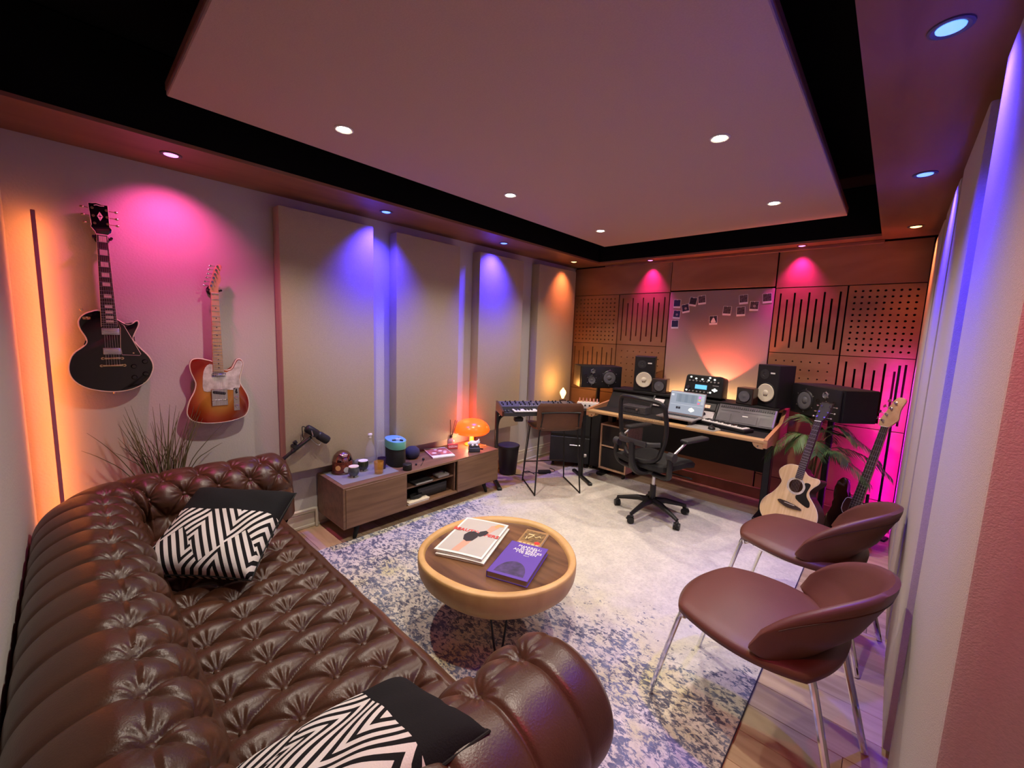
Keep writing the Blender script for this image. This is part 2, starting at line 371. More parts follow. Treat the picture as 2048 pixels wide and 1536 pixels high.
# ---- fabric wall panels
LB = ['widest-looking beige fabric wall panel, right of the sunburst guitar', 'beige fabric wall panel behind the teal-lidded canister',
      'beige fabric wall panel behind the orange mushroom lamp, violet pool at its top', 'beige fabric wall panel in the far left corner, lit orange at its top']
for k, (y0, y1, zb, zt) in enumerate([(0.99, 1.665, 0.485, 2.315), (1.865, 2.535, 0.50, 2.315), (2.785, 3.435, 0.50, 2.315), (3.70, 4.43, 0.50, 2.33)]):
    p = thing('wall_panel', LB[k], 'wall panel', (XL, (y0+y1)/2, zb), group='beige fabric panels on the left wall')
    obj('fabric_cover', MB().box((0.0585, 0, (zt-zb)/2), (0.115, y1-y0, zt-zb), 0.008, seg=2), M_['fabric'], p)
LB = ['pale fabric wall panel nearest the camera at right, blue streak on its left', 'second pale fabric panel on the right wall, dark blue stripe at its edge',
      'third pale fabric panel on the right wall, lit violet at its top', 'last pale fabric panel on the right wall, by the magenta corner']
for k, (y0, y1) in enumerate([(0.99, 1.73), (1.995, 2.665), (2.79, 3.45), (3.62, 4.42)]):
    p = thing('wall_panel', LB[k], 'wall panel', (XR, (y0+y1)/2, 0.03), group='pale fabric panels on the right wall')
    obj('fabric_cover', MB().box((-0.0565, 0, 1.14), (0.111, y1-y0, 2.28), 0.008, seg=2), M_['fabric_light'], p)

# ---- ceiling cloud
c = thing('ceiling_cloud', 'large fabric ceiling raft with white spotlights hung in the black recess', 'ceiling panel', (-1.44, 2.26, 2.53))
obj('fabric_face', MB().box((0, 0, 0.012), (2.12, 3.78, 0.024), 0.004), M_['cloud'], c)
obj('edge_frame', MB().box((0, 0, 0.040), (2.124, 3.784, 0.032)), M_['ply_soffit'], c)
obj('hanger', MB().box((0, 0, 0.165), (1.9, 3.5, 0.22)), M_['black_paint'], c)

# ---- downlights
def emis(name, colr, s):
    return mat(name, (0.8, 0.8, 0.8), 0.4, emit=colr, estr=s)
M_['lens_white'] = emis('lens_white', (1.0, 0.86, 0.66), 40)
M_['lens_blue'] = emis('lens_blue', (0.05, 0.20, 1.0), 2.6); M_['lens_pink'] = emis('lens_pink', (1.0, 0.18, 0.60), 3.2); M_['lens_orange'] = emis('lens_orange', (1.0, 0.40, 0.12), 6)
M_['ring_white'] = mat('ring_white', (0.6, 0.58, 0.55), 0.4, noise=0.03)
def downlight(loc, kind, label, group, r=0.036, aim=(0, 0), cone=None, w=None, tint=None):
    d = thing('downlight', label, 'downlight', loc, group=group)
    obj('trim_ring', MB().lathe([(r*0.86, 0.004), (r*0.88, -0.003), (r*1.12, -0.006), (r*1.3, -0.004), (r*1.32, 0.0)], 24), M_['ring_white' if kind == 'white' else 'grey'], d)
    obj('lens', MB().lathe([(0, -0.0085), (r*0.5, -0.0075), (r*0.84, -0.004), (r*0.88, 0.003)], 20), M_['lens_'+kind], d)
    ld = bpy.data.lights.new('spot', 'SPOT'); col, w = {'white': (WHITE_C, WHITE_W), 'blue': (BLUE_C, BLUE_W), 'pink': (PINK_C, PINK_W), 'orange': (ORANGE_C, ORANGE_W)}[kind]
    ld.color = col; ld.energy = w; ld.spot_size = math.radians(SPOT_ANGLE_WHITE if kind == 'white' else SPOT_ANGLE_COLOUR)
    if tint: ld.color = tint
    if cone: ld.spot_size = math.radians(cone); ld.energy = w
    ld.spot_blend = 1.0 if kind != 'white' else 0.7; ld.shadow_soft_size = 0.03
    lo = bpy.data.objects.new('spot', ld); COL.objects.link(lo); lo.parent = d; lo.location = (0, 0, -0.014)
    lo.rotation_euler = Vector((0, 0, -1)).rotation_difference(Vector((aim[0], aim[1], -1)).normalized()).to_euler()   # gimbal tilt
LW = [['white spotlight in the ceiling raft nearest the guitar wall', 'white spotlight in the ceiling raft, middle of the left row', 'white spotlight in the ceiling raft by its far left corner'],
      ['white spotlight in the ceiling raft above the camera', 'white spotlight in the ceiling raft, middle of the right row', 'white spotlight in the ceiling raft by its far right corner']]
for i, x in enumerate((-2.16, -0.745)):
    for j, y in enumerate((1.02, 2.25, 3.50)): downlight((x, y, 2.53), 'white', LW[i][j], 'white spotlights in the ceiling raft')
for y, k, s in ((0.431, 'pink', 'pink downlight above the two hanging guitars'), (1.677, 'blue', 'blue downlight above the first gap of the left wall panels'),
                (2.939, 'blue', 'blue downlight above the third left wall panel'), (4.129, 'orange', 'orange downlight in the far left corner of the soffit')):
    downlight((-2.885, y, ZS), k, s, 'coloured downlights in the wooden soffit', aim=(-0.42, 0), cone={'pink': 108, 'blue': 96, 'orange': 84}[k], w={'pink': 36, 'blue': 175, 'orange': 40}[k])
for y, k, s in ((1.673, 'blue', 'blue downlight in the right soffit nearest the camera, the largest one'), (2.959, 'blue', 'blue downlight in the right soffit, second from the camera'), (4.175, 'orange', 'orange downlight in the far right corner of the soffit')):
    downlight((0.015, y, ZS), k, s, 'coloured downlights in the wooden soffit', aim=(0.24, 0))
downlight((0.03, 0.42, ZS), 'pink', 'pink downlight in the right soffit above the camera', 'coloured downlights in the wooden soffit', aim=(0.10, 0.30), cone=90, w=7, tint=(1.0, 0.04, 0.14))
for x, s in ((-2.10, 'pink downlight on the back soffit above the left monitors'), (-0.70, 'pink downlight on the back soffit above the right monitors')):
    downlight((x, 4.475, ZS), 'pink', s, 'coloured downlights in the wooden soffit', r=0.03, aim=(0, 0.22), cone=80, w=34, tint=(0.85, 0.02, 0.52))

# ---- corner LED bars
def led_bar(loc, z0, z1, label, colr, strength, ang, body):
    t = thing('light_bar', label, 'floor lamp', loc, ang, 'corner light bars')
    obj('bar', MB().box((0, 0, (z0+z1)/2), (0.015, 0.012, z1-z0), 0.002), body, t)
    obj('base_plate', MB().box((0, 0, 0.008), (0.16, 0.10, 0.016), 0.004), M_['black_metal'], t)
    obj('stem', MB().cyl((0, 0, 0.016), (0, 0, z0+0.01), 0.007, seg=10), M_['black_metal'], t)
    obj('led_strip', MB().box((0, 0.0085, (z0+z1)/2), (0.012, 0.003, z1-z0-0.03)), emis('led_glow', colr, strength), t)
LED_L = led_bar((-3.085, -0.075, 0), 0.04, 2.04, 'thin vertical light bar in the corner, glowing orange on the wall', (1.0, 0.23, 0.045), 34, math.radians(100), mat('pink_lit_bar', (0.42, 0.16, 0.22), 0.4, noise=0.1))  # mauve body colour has the reflected pink light painted in
LED_R = led_bar((0.045, 4.37, 0), 0.05, 1.40, 'thin black light bar glowing magenta behind the bass guitar', (0.75, 0.0, 0.88), 120, math.radians(-14), M_['black_metal'])

# ------------------------------------------------------------------ rug
def rug_material():
    m = bpy.data.materials.new('distressed_rug'); m.use_nodes = True; nt = m.node_tree; N = nt.nodes; L = nt.links; b = N['Principled BSDF']; b.inputs['Roughness'].default_value = 0.95
    b.inputs['Specular IOR Level'].default_value = 0.1
    tc = N.new('ShaderNodeTexCoord')
    def noise(s, det=6, st=(1, 1, 1), dist=0.0):
        mp = N.new('ShaderNodeMapping'); mp.inputs['Scale'].default_value = st; L.new(tc.outputs['Object'], mp.inputs['Vector'])
        n = N.new('ShaderNodeTexNoise'); n.inputs['Scale'].default_value = s; n.inputs['Detail'].default_value = det; n.inputs['Roughness'].default_value = 0.7; n.inputs['Distortion'].default_value = dist
        L.new(mp.outputs[0], n.inputs['Vector']); return n.outputs['Fac']
    def ramp(src, a, b_, c1=(0, 0, 0, 1), c2=(1, 1, 1, 1)):
        r = N.new('ShaderNodeValToRGB'); e = r.color_ramp.elements; e[0].position = a; e[1].position = b_; e[0].color = c1; e[1].color = c2; L.new(src, r.inputs[0]); return r.outputs[0]
    def mathn(op, a, b_):
        n = N.new('ShaderNodeMath'); n.operation = op
        for k, v in enumerate((a, b_)):
            if isinstance(v, (int, float)): n.inputs[k].default_value = v
            else: L.new(v, n.inputs[k])
        return n.outputs[0]
    def mix(f, a, b_):
        n = N.new('ShaderNodeMix'); n.data_type = 'RGBA'; L.new(f, n.inputs[0])
        for k, v in ((6, a), (7, b_)):
            if isinstance(v, tuple): n.inputs[k].default_value = v
            else: L.new(v, n.inputs[k])
        return n.outputs[2]
    sep = N.new('ShaderNodeSeparateXYZ'); L.new(tc.outputs['Object'], sep.inputs[0])
    # the woven pattern: worn pale middle, navy flecked border
    dx = mathn('DIVIDE', mathn('ABSOLUTE', mathn('SUBTRACT', sep.outputs[0], 0.30), 0), 1.90)
    dy = mathn('DIVIDE', mathn('ABSOLUTE', mathn('SUBTRACT', sep.outputs[1], 0.83), 0), 1.45)
    d = mathn('POWER', mathn('ADD', mathn('POWER', dx, 2.0), mathn('POWER', dy, 2.0)), 0.5)
    dd = mathn('ADD', d, mathn('MULTIPLY', mathn('SUBTRACT', noise(2.2, 3), 0.5), 0.7))
    bm = ramp(dd, 0.58, 1.05)
    fine = noise(34, 8, (1.0, 1.5, 1), 0.5); mid = noise(8, 6, (1, 1.4, 1))
    fl_ = mathn('ADD', mathn('MULTIPLY', fine, 0.75), mathn('MULTIPLY', mid, 0.25))
    thr = mathn('SUBTRACT', fl_, mathn('MULTIPLY', mathn('SUBTRACT', 1.0, bm), 0.17))
    flecks = ramp(thr, 0.475, 0.53)
    base = mix(ramp(noise(5, 5), 0.35, 0.65), (0.68, 0.64, 0.575, 1), (0.53, 0.50, 0.465, 1))
    base = mix(mathn('MULTIPLY', ramp(noise(1.7, 3), 0.50, 0.62), bm), base, (0.56, 0.53, 0.33, 1))
    blue = mix(ramp(noise(4.0, 4), 0.40, 0.60), (0.018, 0.028, 0.085, 1), (0.115, 0.145, 0.24, 1))
    col = mix(mathn('MULTIPLY', flecks, 0.92), base, blue)
    col = mix(mathn('MULTIPLY', ramp(noise(60, 3), 0.45, 0.62), 0.28), col, (0.30, 0.28, 0.27, 1))
    L.new(col, b.inputs['Base Color'])
    bp = N.new('ShaderNodeBump'); bp.inputs['Strength'].default_value = 0.35; bp.inputs['Distance'].default_value = 0.006; L.new(noise(120, 4), bp.inputs['Height']); L.new(bp.outputs[0], b.inputs['Normal'])
    return m
rug_c = Vector((-1.50, 2.27, 0))
rg = thing('area_rug', 'pale distressed area rug with navy flecked border under the coffee table', 'rug', rug_c)
def rugpt(x, y, z): return (x-rug_c.x, y-rug_c.y, z)
rm = MB()
crn = [(-2.76, 0.45), (-0.293, 0.45), (-0.293, 4.07), (-2.64, 4.07)]
rm.prism([(a-rug_c.x, b-rug_c.y) for a, b in crn], 0.0005, 0.010, bev=0.003)
obj('pile', rm, rug_material(), rg)
bd = MB(); pts = [rugpt(a, b, 0.005) for a, b in crn]
bd.tube(pts, 0.0035, 6, closed=True)
obj('bound_edge', bd, mat('rug_binding', (0.05, 0.05, 0.08), 0.9, noise=0.2), rg)

# ------------------------------------------------------------------ chesterfield sofa
def make_sofa():
    root = thing('chesterfield_sofa', 'long brown leather chesterfield sofa with deep buttoned seat, back and rolled arms', 'sofa', (-1.685, 0.40, 0.010))
    def L_(x, y, z): return Vector((x+1.685, y-0.40, z-0.010))
    SP = 0.150
    # U-shaped path of the rolled back and arms, walked with the seat on the right
    xa, xb, yk, yf, R = -0.57, -2.80, 0.012, 0.90, 0.22
    path = []
    def add(p, t): path.append((Vector(p), Vector(t)))
    n1 = 170
    for i in range(n1): add((xa, yf+(yk+R-yf)*i/n1, 0), (0, -1, 0))
    for i in range(44):
        a = PI/2*i/44; add((xa-R+R*math.cos(a), yk+R-R*math.sin(a), 0), (-math.sin(a), -math.cos(a), 0))
    n2 = 430; x0, x1 = xa-R, xb+R
    for i in range(n2): add((x0+(x1-x0)*i/n2, yk, 0), (-1, 0, 0))
    for i in range(44):
        a = PI/2*i/44; add((xb+R-R*math.sin(a), yk+R-R*math.cos(a), 0), (-math.cos(a), math.sin(a), 0))
    for i in range(n1+1): add((xb, yk+R+(yf-yk-R)*i/n1, 0), (0, 1, 0))
    S = [0.0]
    for a, b in zip(path, path[1:]): S.append(S[-1]+(b[0]-a[0]).length)
    tot = S[-1]
    prof = []
    def lin(a, b, n):
        for i in range(n): prof.append((a[0]+(b[0]-a[0])*i/n, a[1]+(b[1]-a[1])*i/n))
    A_, B_, ZC = 0.168, 0.148, 0.572
    lin((0.205, 0.36), (0.195, 0.46), 8); lin((0.195, 0.46), (0.166, 0.54), 8)
    for i in range(110):
        th = math.radians(-12 + 212*i/109); prof.append((A_*math.cos(th), ZC+B_*math.sin(th)))
    e = prof[-1]
    lin(e, (-0.125, 0.45), 6); lin((-0.125, 0.45), (-0.115, 0.12), 6); prof.append((-0.115, 0.12))
    ps = [0.0]
    for a, b in zip(prof, prof[1:]): ps.append(ps[-1]+math.hypot(b[0]-a[0], b[1]-a[1]))
    pn = []
    for i in range(len(prof)):
        a, b = prof[max(0, i-1)], prof[min(len(prof)-1, i+1)]
        dx, dz = b[0]-a[0], b[1]-a[1]; l = math.hypot(dx, dz); pn.append((dz/l, -dx/l))
    itop = min(range(16, 126), key=lambda i: abs(math.degrees(math.atan2((prof[i][1]-ZC)/B_, prof[i][0]/A_))-72))
    s0 = ps[itop]; RW = 0.118; send = ps[125]
    N = round(tot/SP); sp = tot/N
    def gl(d, w): return math.exp(-(d/w)**1.3)
    def tuft(u, v, px, py, deep=1.0, pad=0.020):
        """buttoned diamond quilting: broad pads, thin pleats, deep buttons; u,v in lattice units"""
        a, b = u+v/2, u-v/2
        m = 1/math.sqrt((1/px)**2+(0.5/py)**2)
        da, db = abs(a-round(a))*m, abs(b-round(b))*m
        k = round(v); ub = round(u-(k % 2)/2)+(k % 2)/2
        du, dv = (u-ub)*px, (v-k)*py; r = math.hypot(du, dv)
        h = pad*(abs(math.sin(PI*a))*abs(math.sin(PI*b)))**0.7
        h -= 0.0075*max(gl(da, 0.0065), gl(db, 0.0065))
        h -= 0.019*deep*math.exp(-(r/0.030)**1.5)
        fold = math.sin(11*math.atan2(dv, du)+1.7*k+0.9*ub)
        h += 0.0030*fold*math.exp(-((r-0.032)/0.020)**2)
        return h
    def disp(u, s):
        v = (s0-s)/RW
        if v >= 0:
            fade = 1.0 if v < 1.6 else max(0.0, 1-(v-1.6)/1.0)
            return tuft(u, v, sp, RW, pad=0.013)*fade + 0.012*(1-fade)
        q = min(1.0, (s-s0)/(send-s0)); du = (u-round(u))*sp; ds = s-s0; r = math.hypot(du, ds)
        lean = 0.010*math.sin(3.1*round(u))*q; du2 = abs(du-lean)
        h = (0.010-0.004*min(1, q*3))*min(1.0, ds/0.05)*abs(math.sin(PI*u))**0.8
        f = 1.0 if q < 0.55 else max(0.0, 1-(q-0.55)/0.4)
        h -= 0.0085*gl(du2, 0.0075)*f
        h -= 0.019*math.exp(-(r/0.030)**1.5)
        h += 0.0028*math.sin(11*math.atan2(ds, du)+0.9*u)*math.exp(-((r-0.032)/0.020)**2)
        return h*(0.35+0.65*f)+0.004
    def pt(i, j, dd=0.0):
        p, t = path[i]; nr = Vector((t.y, -t.x, 0)); d, z = prof[j]; s = S[i]
        end = min(s, tot-s); h = disp(s/sp, ps[j]) + dd
        nz = pn[j]
        ef = min(1.0, end/0.05); h *= ef
        d2, z2 = d+nz[0]*h, z+nz[1]*h
        k = 1.0
        if end < 0.085:
            q = 1-end/0.085; k = 0.70+0.30*math.sqrt(max(0, 1-q*q))
        zc, dc = 0.50, 0.03
        d2 = dc+(d2-dc)*(k if z > 0.3 else 1); z2 = zc+(z2-zc)*k if z > 0.3 else z2
        return L_(p.x+nr.x*d2, p.y+nr.y*d2, z2)
    m = MB(); nj = len(prof); ni = len(path)
    m.grid(lambda i, j: pt(i, j), ni, nj)
    m.bm.verts.ensure_lookup_table(); V0 = list(m.bm.verts)
    for i, sg in ((0, 1), (ni-1, 1)):   # arm front facings
        ring = [V0[i*nj+j] for j in range(nj)]
        cen = Vector((0, 0, 0))
        for v in ring: cen += v.co
        cen /= nj; prev = ring
        for kk, bulge in ((0.8, 0.010), (0.5, 0.014), (0.2, 0.015)):
            cur = [m.bm.verts.new(Vector((cen.x+(v.co.x-cen.x)*kk, v.co.y+bulge, cen.z+(v.co.z-cen.z)*kk))) for v in ring]
            for a in range(nj): m.bm.faces.new((prev[a], prev[(a+1) % nj], cur[(a+1) % nj], cur[a]))
            prev = cur
        m.bm.faces.new(prev)
    obj('back_and_arms', m, M_['leather'], root, sharp=75)
    # seat: one long buttoned bench
    sx0, sx1, y0, y1, zt = -2.625, -0.745, 0.16, 0.79, 0.425
    bx, by = 0.145, 0.132; Xo, Yo = -1.283, 0.392
    def sh(x, y):
        v = (y-Yo)/by; u = (x-Xo)/bx
        h = tuft(u, v, bx, by)
        ed = max(0.0, min(1.0, (0.775-y)/0.09))
        ex = min(1.0, (x-sx0)/0.03, (sx1-x)/0.03)
        return (h*ed + 0.016*(1-ed))*max(0, ex)
    nx, ny = 470, 190
    W_ = []
    for j in range(ny):
        t = j/(ny-1)
        if t < 0.84: W_.append(('t', y0+(y1-0.05-y0)*t/0.84))
        else: W_.append(('e', (t-0.84)/0.16))
    def sp_(i, j):
        x = sx0+(sx1-sx0)*i/(nx-1); k, w = W_[j]
        if k == 't': return L_(x, w, zt+sh(x, w))
        h = 0.016; th = min(1.0, w/0.55)*PI/2; rr = 0.055
        if w <= 0.55: return L_(x, y1-0.05+rr*math.sin(th)*0.95, zt+h-rr+rr*math.cos(th)+0.003*math.sin(PI*x/bx)*math.sin(th))
        return L_(x, y1-0.05+rr*0.95-0.006*(w-0.55)/0.45, zt+h-rr-(w-0.55)/0.45*0.085)
    m = MB(); m.grid(sp_, nx, ny)
    obj('seat', m, M_['leather'], root, sharp=80)
    m = MB().box(L_((sx0+sx1)/2, 0.42, 0.215), (sx1-sx0+0.16, 0.70, 0.19), 0.02, seg=2)
    obj('front_rail', m, M_['leather'], root)
    m = MB().tube([L_(sx0+0.03, 0.776, 0.312), L_(sx1-0.03, 0.776, 0.312)], 0.006, 8)
    obj('piping', m, M_['seam'], root)
    for x in (-2.80, -0.57):
        for y in (0.02, 0.80):
            f = obj('bun_foot', MB().lathe([(0.0, 0.0), (0.028, 0.0), (0.036, 0.03), (0.045, 0.06), (0.042, 0.10), (0.038, 0.12), (0, 0.12)], 20), M_['rosewood'], root); f.location = L_(x, y, 0.010)
    # buttons
    bme = MB().sphere((0, 0, 0), 0.0115, 12, sc=(1, 1, 0.62)).mesh('button', M_['leather'])
    def button(p, n):
        b = bpy.data.objects.new('button', bme); COL.objects.link(b); b.parent = root
        b.rotation_euler = Vector((0, 0, 1)).rotation_difference(n).to_euler(); b.location = p
    k0 = int((y0-Yo)/by)-1
    for k in range(-1, 3):
        y = Yo+k*by
        if not (y0+0.03 < y < 0.70): continue
        for i in range(-12, 8):
            x = Xo+(i+(k % 2)/2)*bx
            if sx0+0.06 < x < sx1-0.06: button(L_(x, y, zt-0.0195), Vector((0, 0, 1)))
    for k in range(0, 2):
        j = min(range(nj), key=lambda q: abs(ps[q]-(s0-k*RW)))
        for u in range(0, N+1):
            s = (u+(k % 2)/2)*sp
            if s < 0.10 or s > tot-0.10: continue
            i = min(range(ni), key=lambda q: abs(S[q]-s))
            a = pt(i, j); t = path[i][1]; nr = Vector((t.y, -t.x, 0)); n = nr*pn[j][0]+Vector((0, 0, pn[j][1]))
            button(a+n*0.004, n)
    return root
make_sofa()

# ------------------------------------------------------------------ cushions
def cushion_material(band, vertical):
    m = bpy.data.materials.new('printed_cushion'); m.use_nodes = True; nt = m.node_tree; N = nt.nodes; L = nt.links; b = N['Principled BSDF']; b.inputs['Roughness'].default_value = 0.9
    b.inputs['Specular IOR Level'].default_value = 0.15
    tc = N.new('ShaderNodeTexCoord'); sp = N.new('ShaderNodeSeparateXYZ'); L.new(tc.outputs['Object'], sp.inputs[0])
    def mn(op, a, c=0.0):
        n = N.new('ShaderNodeMath'); n.operation = op
        for k, v in enumerate((a, c)):
            if isinstance(v, (int, float)): n.inputs[k].default_value = v
            else: L.new(v, n.inputs[k])
        return n.outputs[0]
    x, y = sp.outputs[0], sp.outputs[1]
    # zigzag: big chevrons, each half cut by a second set of stripes
    tri = mn('MULTIPLY', mn('ABSOLUTE', mn('SUBTRACT', mn('FRACT', mn('ADD', mn('DIVIDE', x, 0.26), vertical)), 0.5)), 0.26)
    s1 = mn('FRACT', mn('DIVIDE', mn('SUBTRACT', mn('MULTIPLY', y, 0.62), mn('MULTIPLY', tri, 0.95)), 0.031))
    s2 = mn('FRACT', mn('DIVIDE', mn('ADD', mn('MULTIPLY', y, 0.62), mn('MULTIPLY', tri, 0.95)), 0.031))
    tri2 = mn('ABSOLUTE', mn('SUBTRACT', mn('FRACT', mn('ADD', mn('DIVIDE', x, 0.26), vertical+0.25)), 0.5))
    which = mn('GREATER_THAN', y, mn('SUBTRACT', mn('MULTIPLY', tri2, 0.30), 0.19))
    s1, s2 = s2, s1
    st = mn('ADD', mn('MULTIPLY', s1, mn('SUBTRACT', 1.0, which)), mn('MULTIPLY', s2, which))
    wh = mn('GREATER_THAN', st, 0.46)
    wh = mn('MULTIPLY', wh, mn('LESS_THAN', y, band))
    mx = N.new('ShaderNodeMix'); mx.data_type = 'RGBA'; L.new(wh, mx.inputs[0]); mx.inputs[6].default_value = (0.012, 0.012, 0.014, 1); mx.inputs[7].default_value = (0.74, 0.71, 0.70, 1)
    L.new(mx.outputs[2], b.inputs['Base Color'])
    n2 = N.new('ShaderNodeTexNoise'); n2.inputs['Scale'].default_value = 260; L.new(tc.outputs['Object'], n2.inputs['Vector'])
    bp = N.new('ShaderNodeBump'); bp.inputs['Strength'].default_value = 0.3; bp.inputs['Distance'].default_value = 0.003; L.new(n2.outputs['Fac'], bp.inputs['Height']); L.new(bp.outputs[0], b.inputs['Normal'])
    return m
def cushion(label, M4, band, vert, w=0.46, h=0.46, th=0.075):
    root = thing('throw_cushion', label, 'cushion', group='black and white cushions on the sofa'); root.matrix_world = M4
    def f(sg):
        def g(i, j):
            u, v = -1+2*i/40, -1+2*j/40
            pinch = 1-0.10*(abs(u*v)**1.5) ; e = (1-u**4)*(1-v**4)
            bow = 1-0.07*(1-u*u) if False else 1
            x = u*w/2*(1-0.05*(1-v*v)*0) ; y = v*h/2
            x *= 1-0.06*(1-abs(v)**2)*abs(u)**3; y *= 1-0.06*(1-abs(u)**2)*abs(v)**3
            wr = 0.006*math.sin(7*u+3*v)*math.sin(5*v-2*u)*e
            return Vector((x, y, sg*(th*e**0.42) + wr))
        return g
    m = MB(); m.grid(f(1), 41, 41); m.grid(f(-1), 41, 41); bmesh.ops.remove_doubles(m.bm, verts=m.bm.verts, dist=0.0008)
    obj('cover', m, cushion_material(band, vert), root, sharp=80)
    pts = []
    for k in range(80):
        t = k/80*4; q = t % 1; u, v = ((-1+2*q, -1), (1, -1+2*q), (1-2*q, 1), (-1, 1-2*q))[int(t)]
        x = u*w/2*(1-0.06*(1-abs(v)**2)*abs(u)**3); y = v*h/2*(1-0.06*(1-abs(u)**2)*abs(v)**3); pts.append((x, y, 0))
    obj('seam', MB().tube(pts, 0.0035, 6, closed=True), M_['black_matte'], root)
    return root
def frame(c, ex, ey):
    ex = Vector(ex).normalized(); ey = Vector(ey).normalized(); p = (ex+ey).normalized(); q = (ex-ey).normalized(); ex = (p+q).normalized(); ey = (p-q).normalized(); return basis(c, ex, ey, ex.cross(ey))
cushion('black and white chevron cushion leaning in the far corner of the sofa', frame((-2.145, 0.425, 0.60), (0.375, 0.275, -0.07), (-0.335, 0.195, 0.20)), 0.060, 0.22)
cushion('striped cushion with a black end, lying by the near arm of the sofa', frame((-0.745, 0.335, 0.625), (0.87, -0.10, 0.40), (0.13, 0.98, 0.06)), 0.095, 0.3, 0.44, 0.46, 0.065)

# ------------------------------------------------------------------ coffee table and books
ct = thing('coffee_table', 'round live-edge wooden coffee table with pale rim on black hairpin legs', 'table', (-1.395, 1.455, 0.010))
def rim(a, r, am=1.0): return r*(1+am*(0.018*math.sin(2*a+0.6)+0.012*math.sin(3*a+2)+0.008*math.sin(5*a)))
def ct_surf(prof):
    seg = 72
    def g(i, j):
        a = 2*PI*i/seg; r, z, am = prof[j]; q = rim(a, r, am)
        crack = math.exp(-((a-4.05)/0.012)**2)*0.012 if 0.34 < r < 0.40 and z > 0.10 else 0
        return Vector(((q-crack)*math.cos(a), (q-crack)*math.sin(a), z))
    return g, seg
prof = [(0.350, 0.385, 1.9), (0.355, 0.399, 1.9), (0.361, 0.408, 1.7), (0.367, 0.411, 1.5), (0.380, 0.412, 1), (0.392, 0.411, 1), (0.3965, 0.407, 1), (0.398, 0.398, 1), (0.398, 0.365, 1), (0.393, 0.330, 1), (0.379, 0.297, 1), (0.355, 0.273, 1), (0.315, 0.260, 1), (0.25, 0.257, 1), (0.001, 0.257, 1)]
g, sg = ct_surf(prof); m = MB(); m.grid(g, sg, len(prof), wrapu=True); obj('rim', m, M_['sap'], ct, sharp=60)
prof2 = [(0.3530, 0.393, 1.9), (0.340, 0.3898, 1.7), (0.30, 0.389, 1.2), (0.15, 0.389, 1), (0.001, 0.389, 1)]
g, sg = ct_surf(prof2); m = MB(); m.grid(g, sg, len(prof2), wrapu=True); obj('top', m, M_['teak'], ct, sharp=60)
for k in range(3):
    a = 2*PI*k/3 + 5.55; c, s = math.cos(a), math.sin(a); R0, R1 = 0.19, 0.225
    t = Vector((-s, c, 0)); o0 = Vector((c*R0, s*R0, 0)); o1 = Vector((c*R1, s*R1, 0))
    m = MB().tube(smooth_line([o0+t*0.05+Vector((0, 0, 0.255)), o1+t*0.018+Vector((0, 0, 0.03)), o1+Vector((0, 0, 0.006)), o1-t*0.018+Vector((0, 0, 0.03)), o0-t*0.05+Vector((0, 0, 0.255))], 6), 0.0055, 8)
    m.box((c*R0, s*R0, 0.2555), (0.12, 0.12, 0.004)); obj('hairpin_leg', m, M_['black_metal'], ct)

def quad_frame(p, z):   # corners TL, TR, BR, BL on the table -> frame at centre, width, height
    p = [Vector((*q, 0)) for q in p]; c = sum(p, Vector())/4
    ex = ((p[1]-p[0])+(p[2]-p[3]))/2; ey = ((p[0]-p[3])+(p[1]-p[2]))/2
    return c, math.atan2(ex.y, ex.x), ex.length, ey.length
flat = lambda n, c, r=0.5: mat(n, c, r, noise=0.06, nscale=12)
ZT = 0.3995
c, a, w, h = quad_frame([(-1.765, 1.573), (-1.525, 1.675), (-1.375, 1.315), (-1.625, 1.203)], 0)
def magazine(z, label, dx, dy, da, cover=True):
    t = thing('magazine', label, 'magazine', (c.x+dx, c.y+dy, z), a+da, 'magazines on the coffee table')
    def pg(i, j):
        u, v = i/12, j/2
        return Vector((-w/2+w*u, -h/2+h*v, 0.011+0.004*math.sin(PI*u*0.9)))
    m = MB().box((0, 0, 0.005), (w-0.004, h-0.004, 0.009), 0.001); obj('pages', m, M_['paper'], t)
    m = MB().grid(pg, 13, 3); m.grid(lambda i, j: pg(i, j)-Vector((0, 0, 0.0015)), 13, 3); bmesh.ops.remove_doubles(m.bm, verts=m.bm.verts, dist=1e-5)
    obj('cover', m, M_['paper'], t)
    return t, pg
magazine(ZT+0.0005, 'lower white magazine peeking out of the pile on the table', 0.014, -0.004, 0.015)
mg, pgf = magazine(ZT+0.0165, 'white fashion magazine with red lettering, topmost on the coffee table', 0, 0, 0)
def on_cover(pts, name, mt, dz):   # flat print laid on the curved cover
    m = MB()
    def zc(x): return 0.0112+0.004*math.sin(PI*((x+w/2)/w)*0.9)+dz
    bm = m.bm; vs = [bm.verts.new((x, y, zc(x))) for x, y in pts]; bm.faces.new(vs)
    bmesh.ops.triangulate(bm, faces=bm.faces)
    return obj(name, m, mt, mg)
m = MB(); m.grid(lambda i, j: Vector((-w/2+0.012+(w-0.022)*i/12, -h/2+0.016+(h-0.028)*j/2, 0.0114+0.004*math.sin(PI*((0.012+(w-0.022)*i/12)/w)*0.9))), 13, 3)
obj('cover_picture', m, flat('cover_grey', (0.50, 0.48, 0.47)), mg)
skin = flat('print_skin', (0.68, 0.36, 0.27)); prn_k = flat('print_black', (0.025, 0.025, 0.03)); prn_h = flat('print_hair', (0.62, 0.38, 0.16)); prn_r = flat('print_red', (0.62, 0.06, 0.06))
def PX(u, v): return (-w/2+w*u, h/2-h*v)
on_cover([PX(.33, .95), PX(.36, .80), PX(.40, .60), PX(.55, .60), PX(.54, .72), PX(.50, .85), PX(.48, .95)], 'printed_legs', skin, 0.0006)
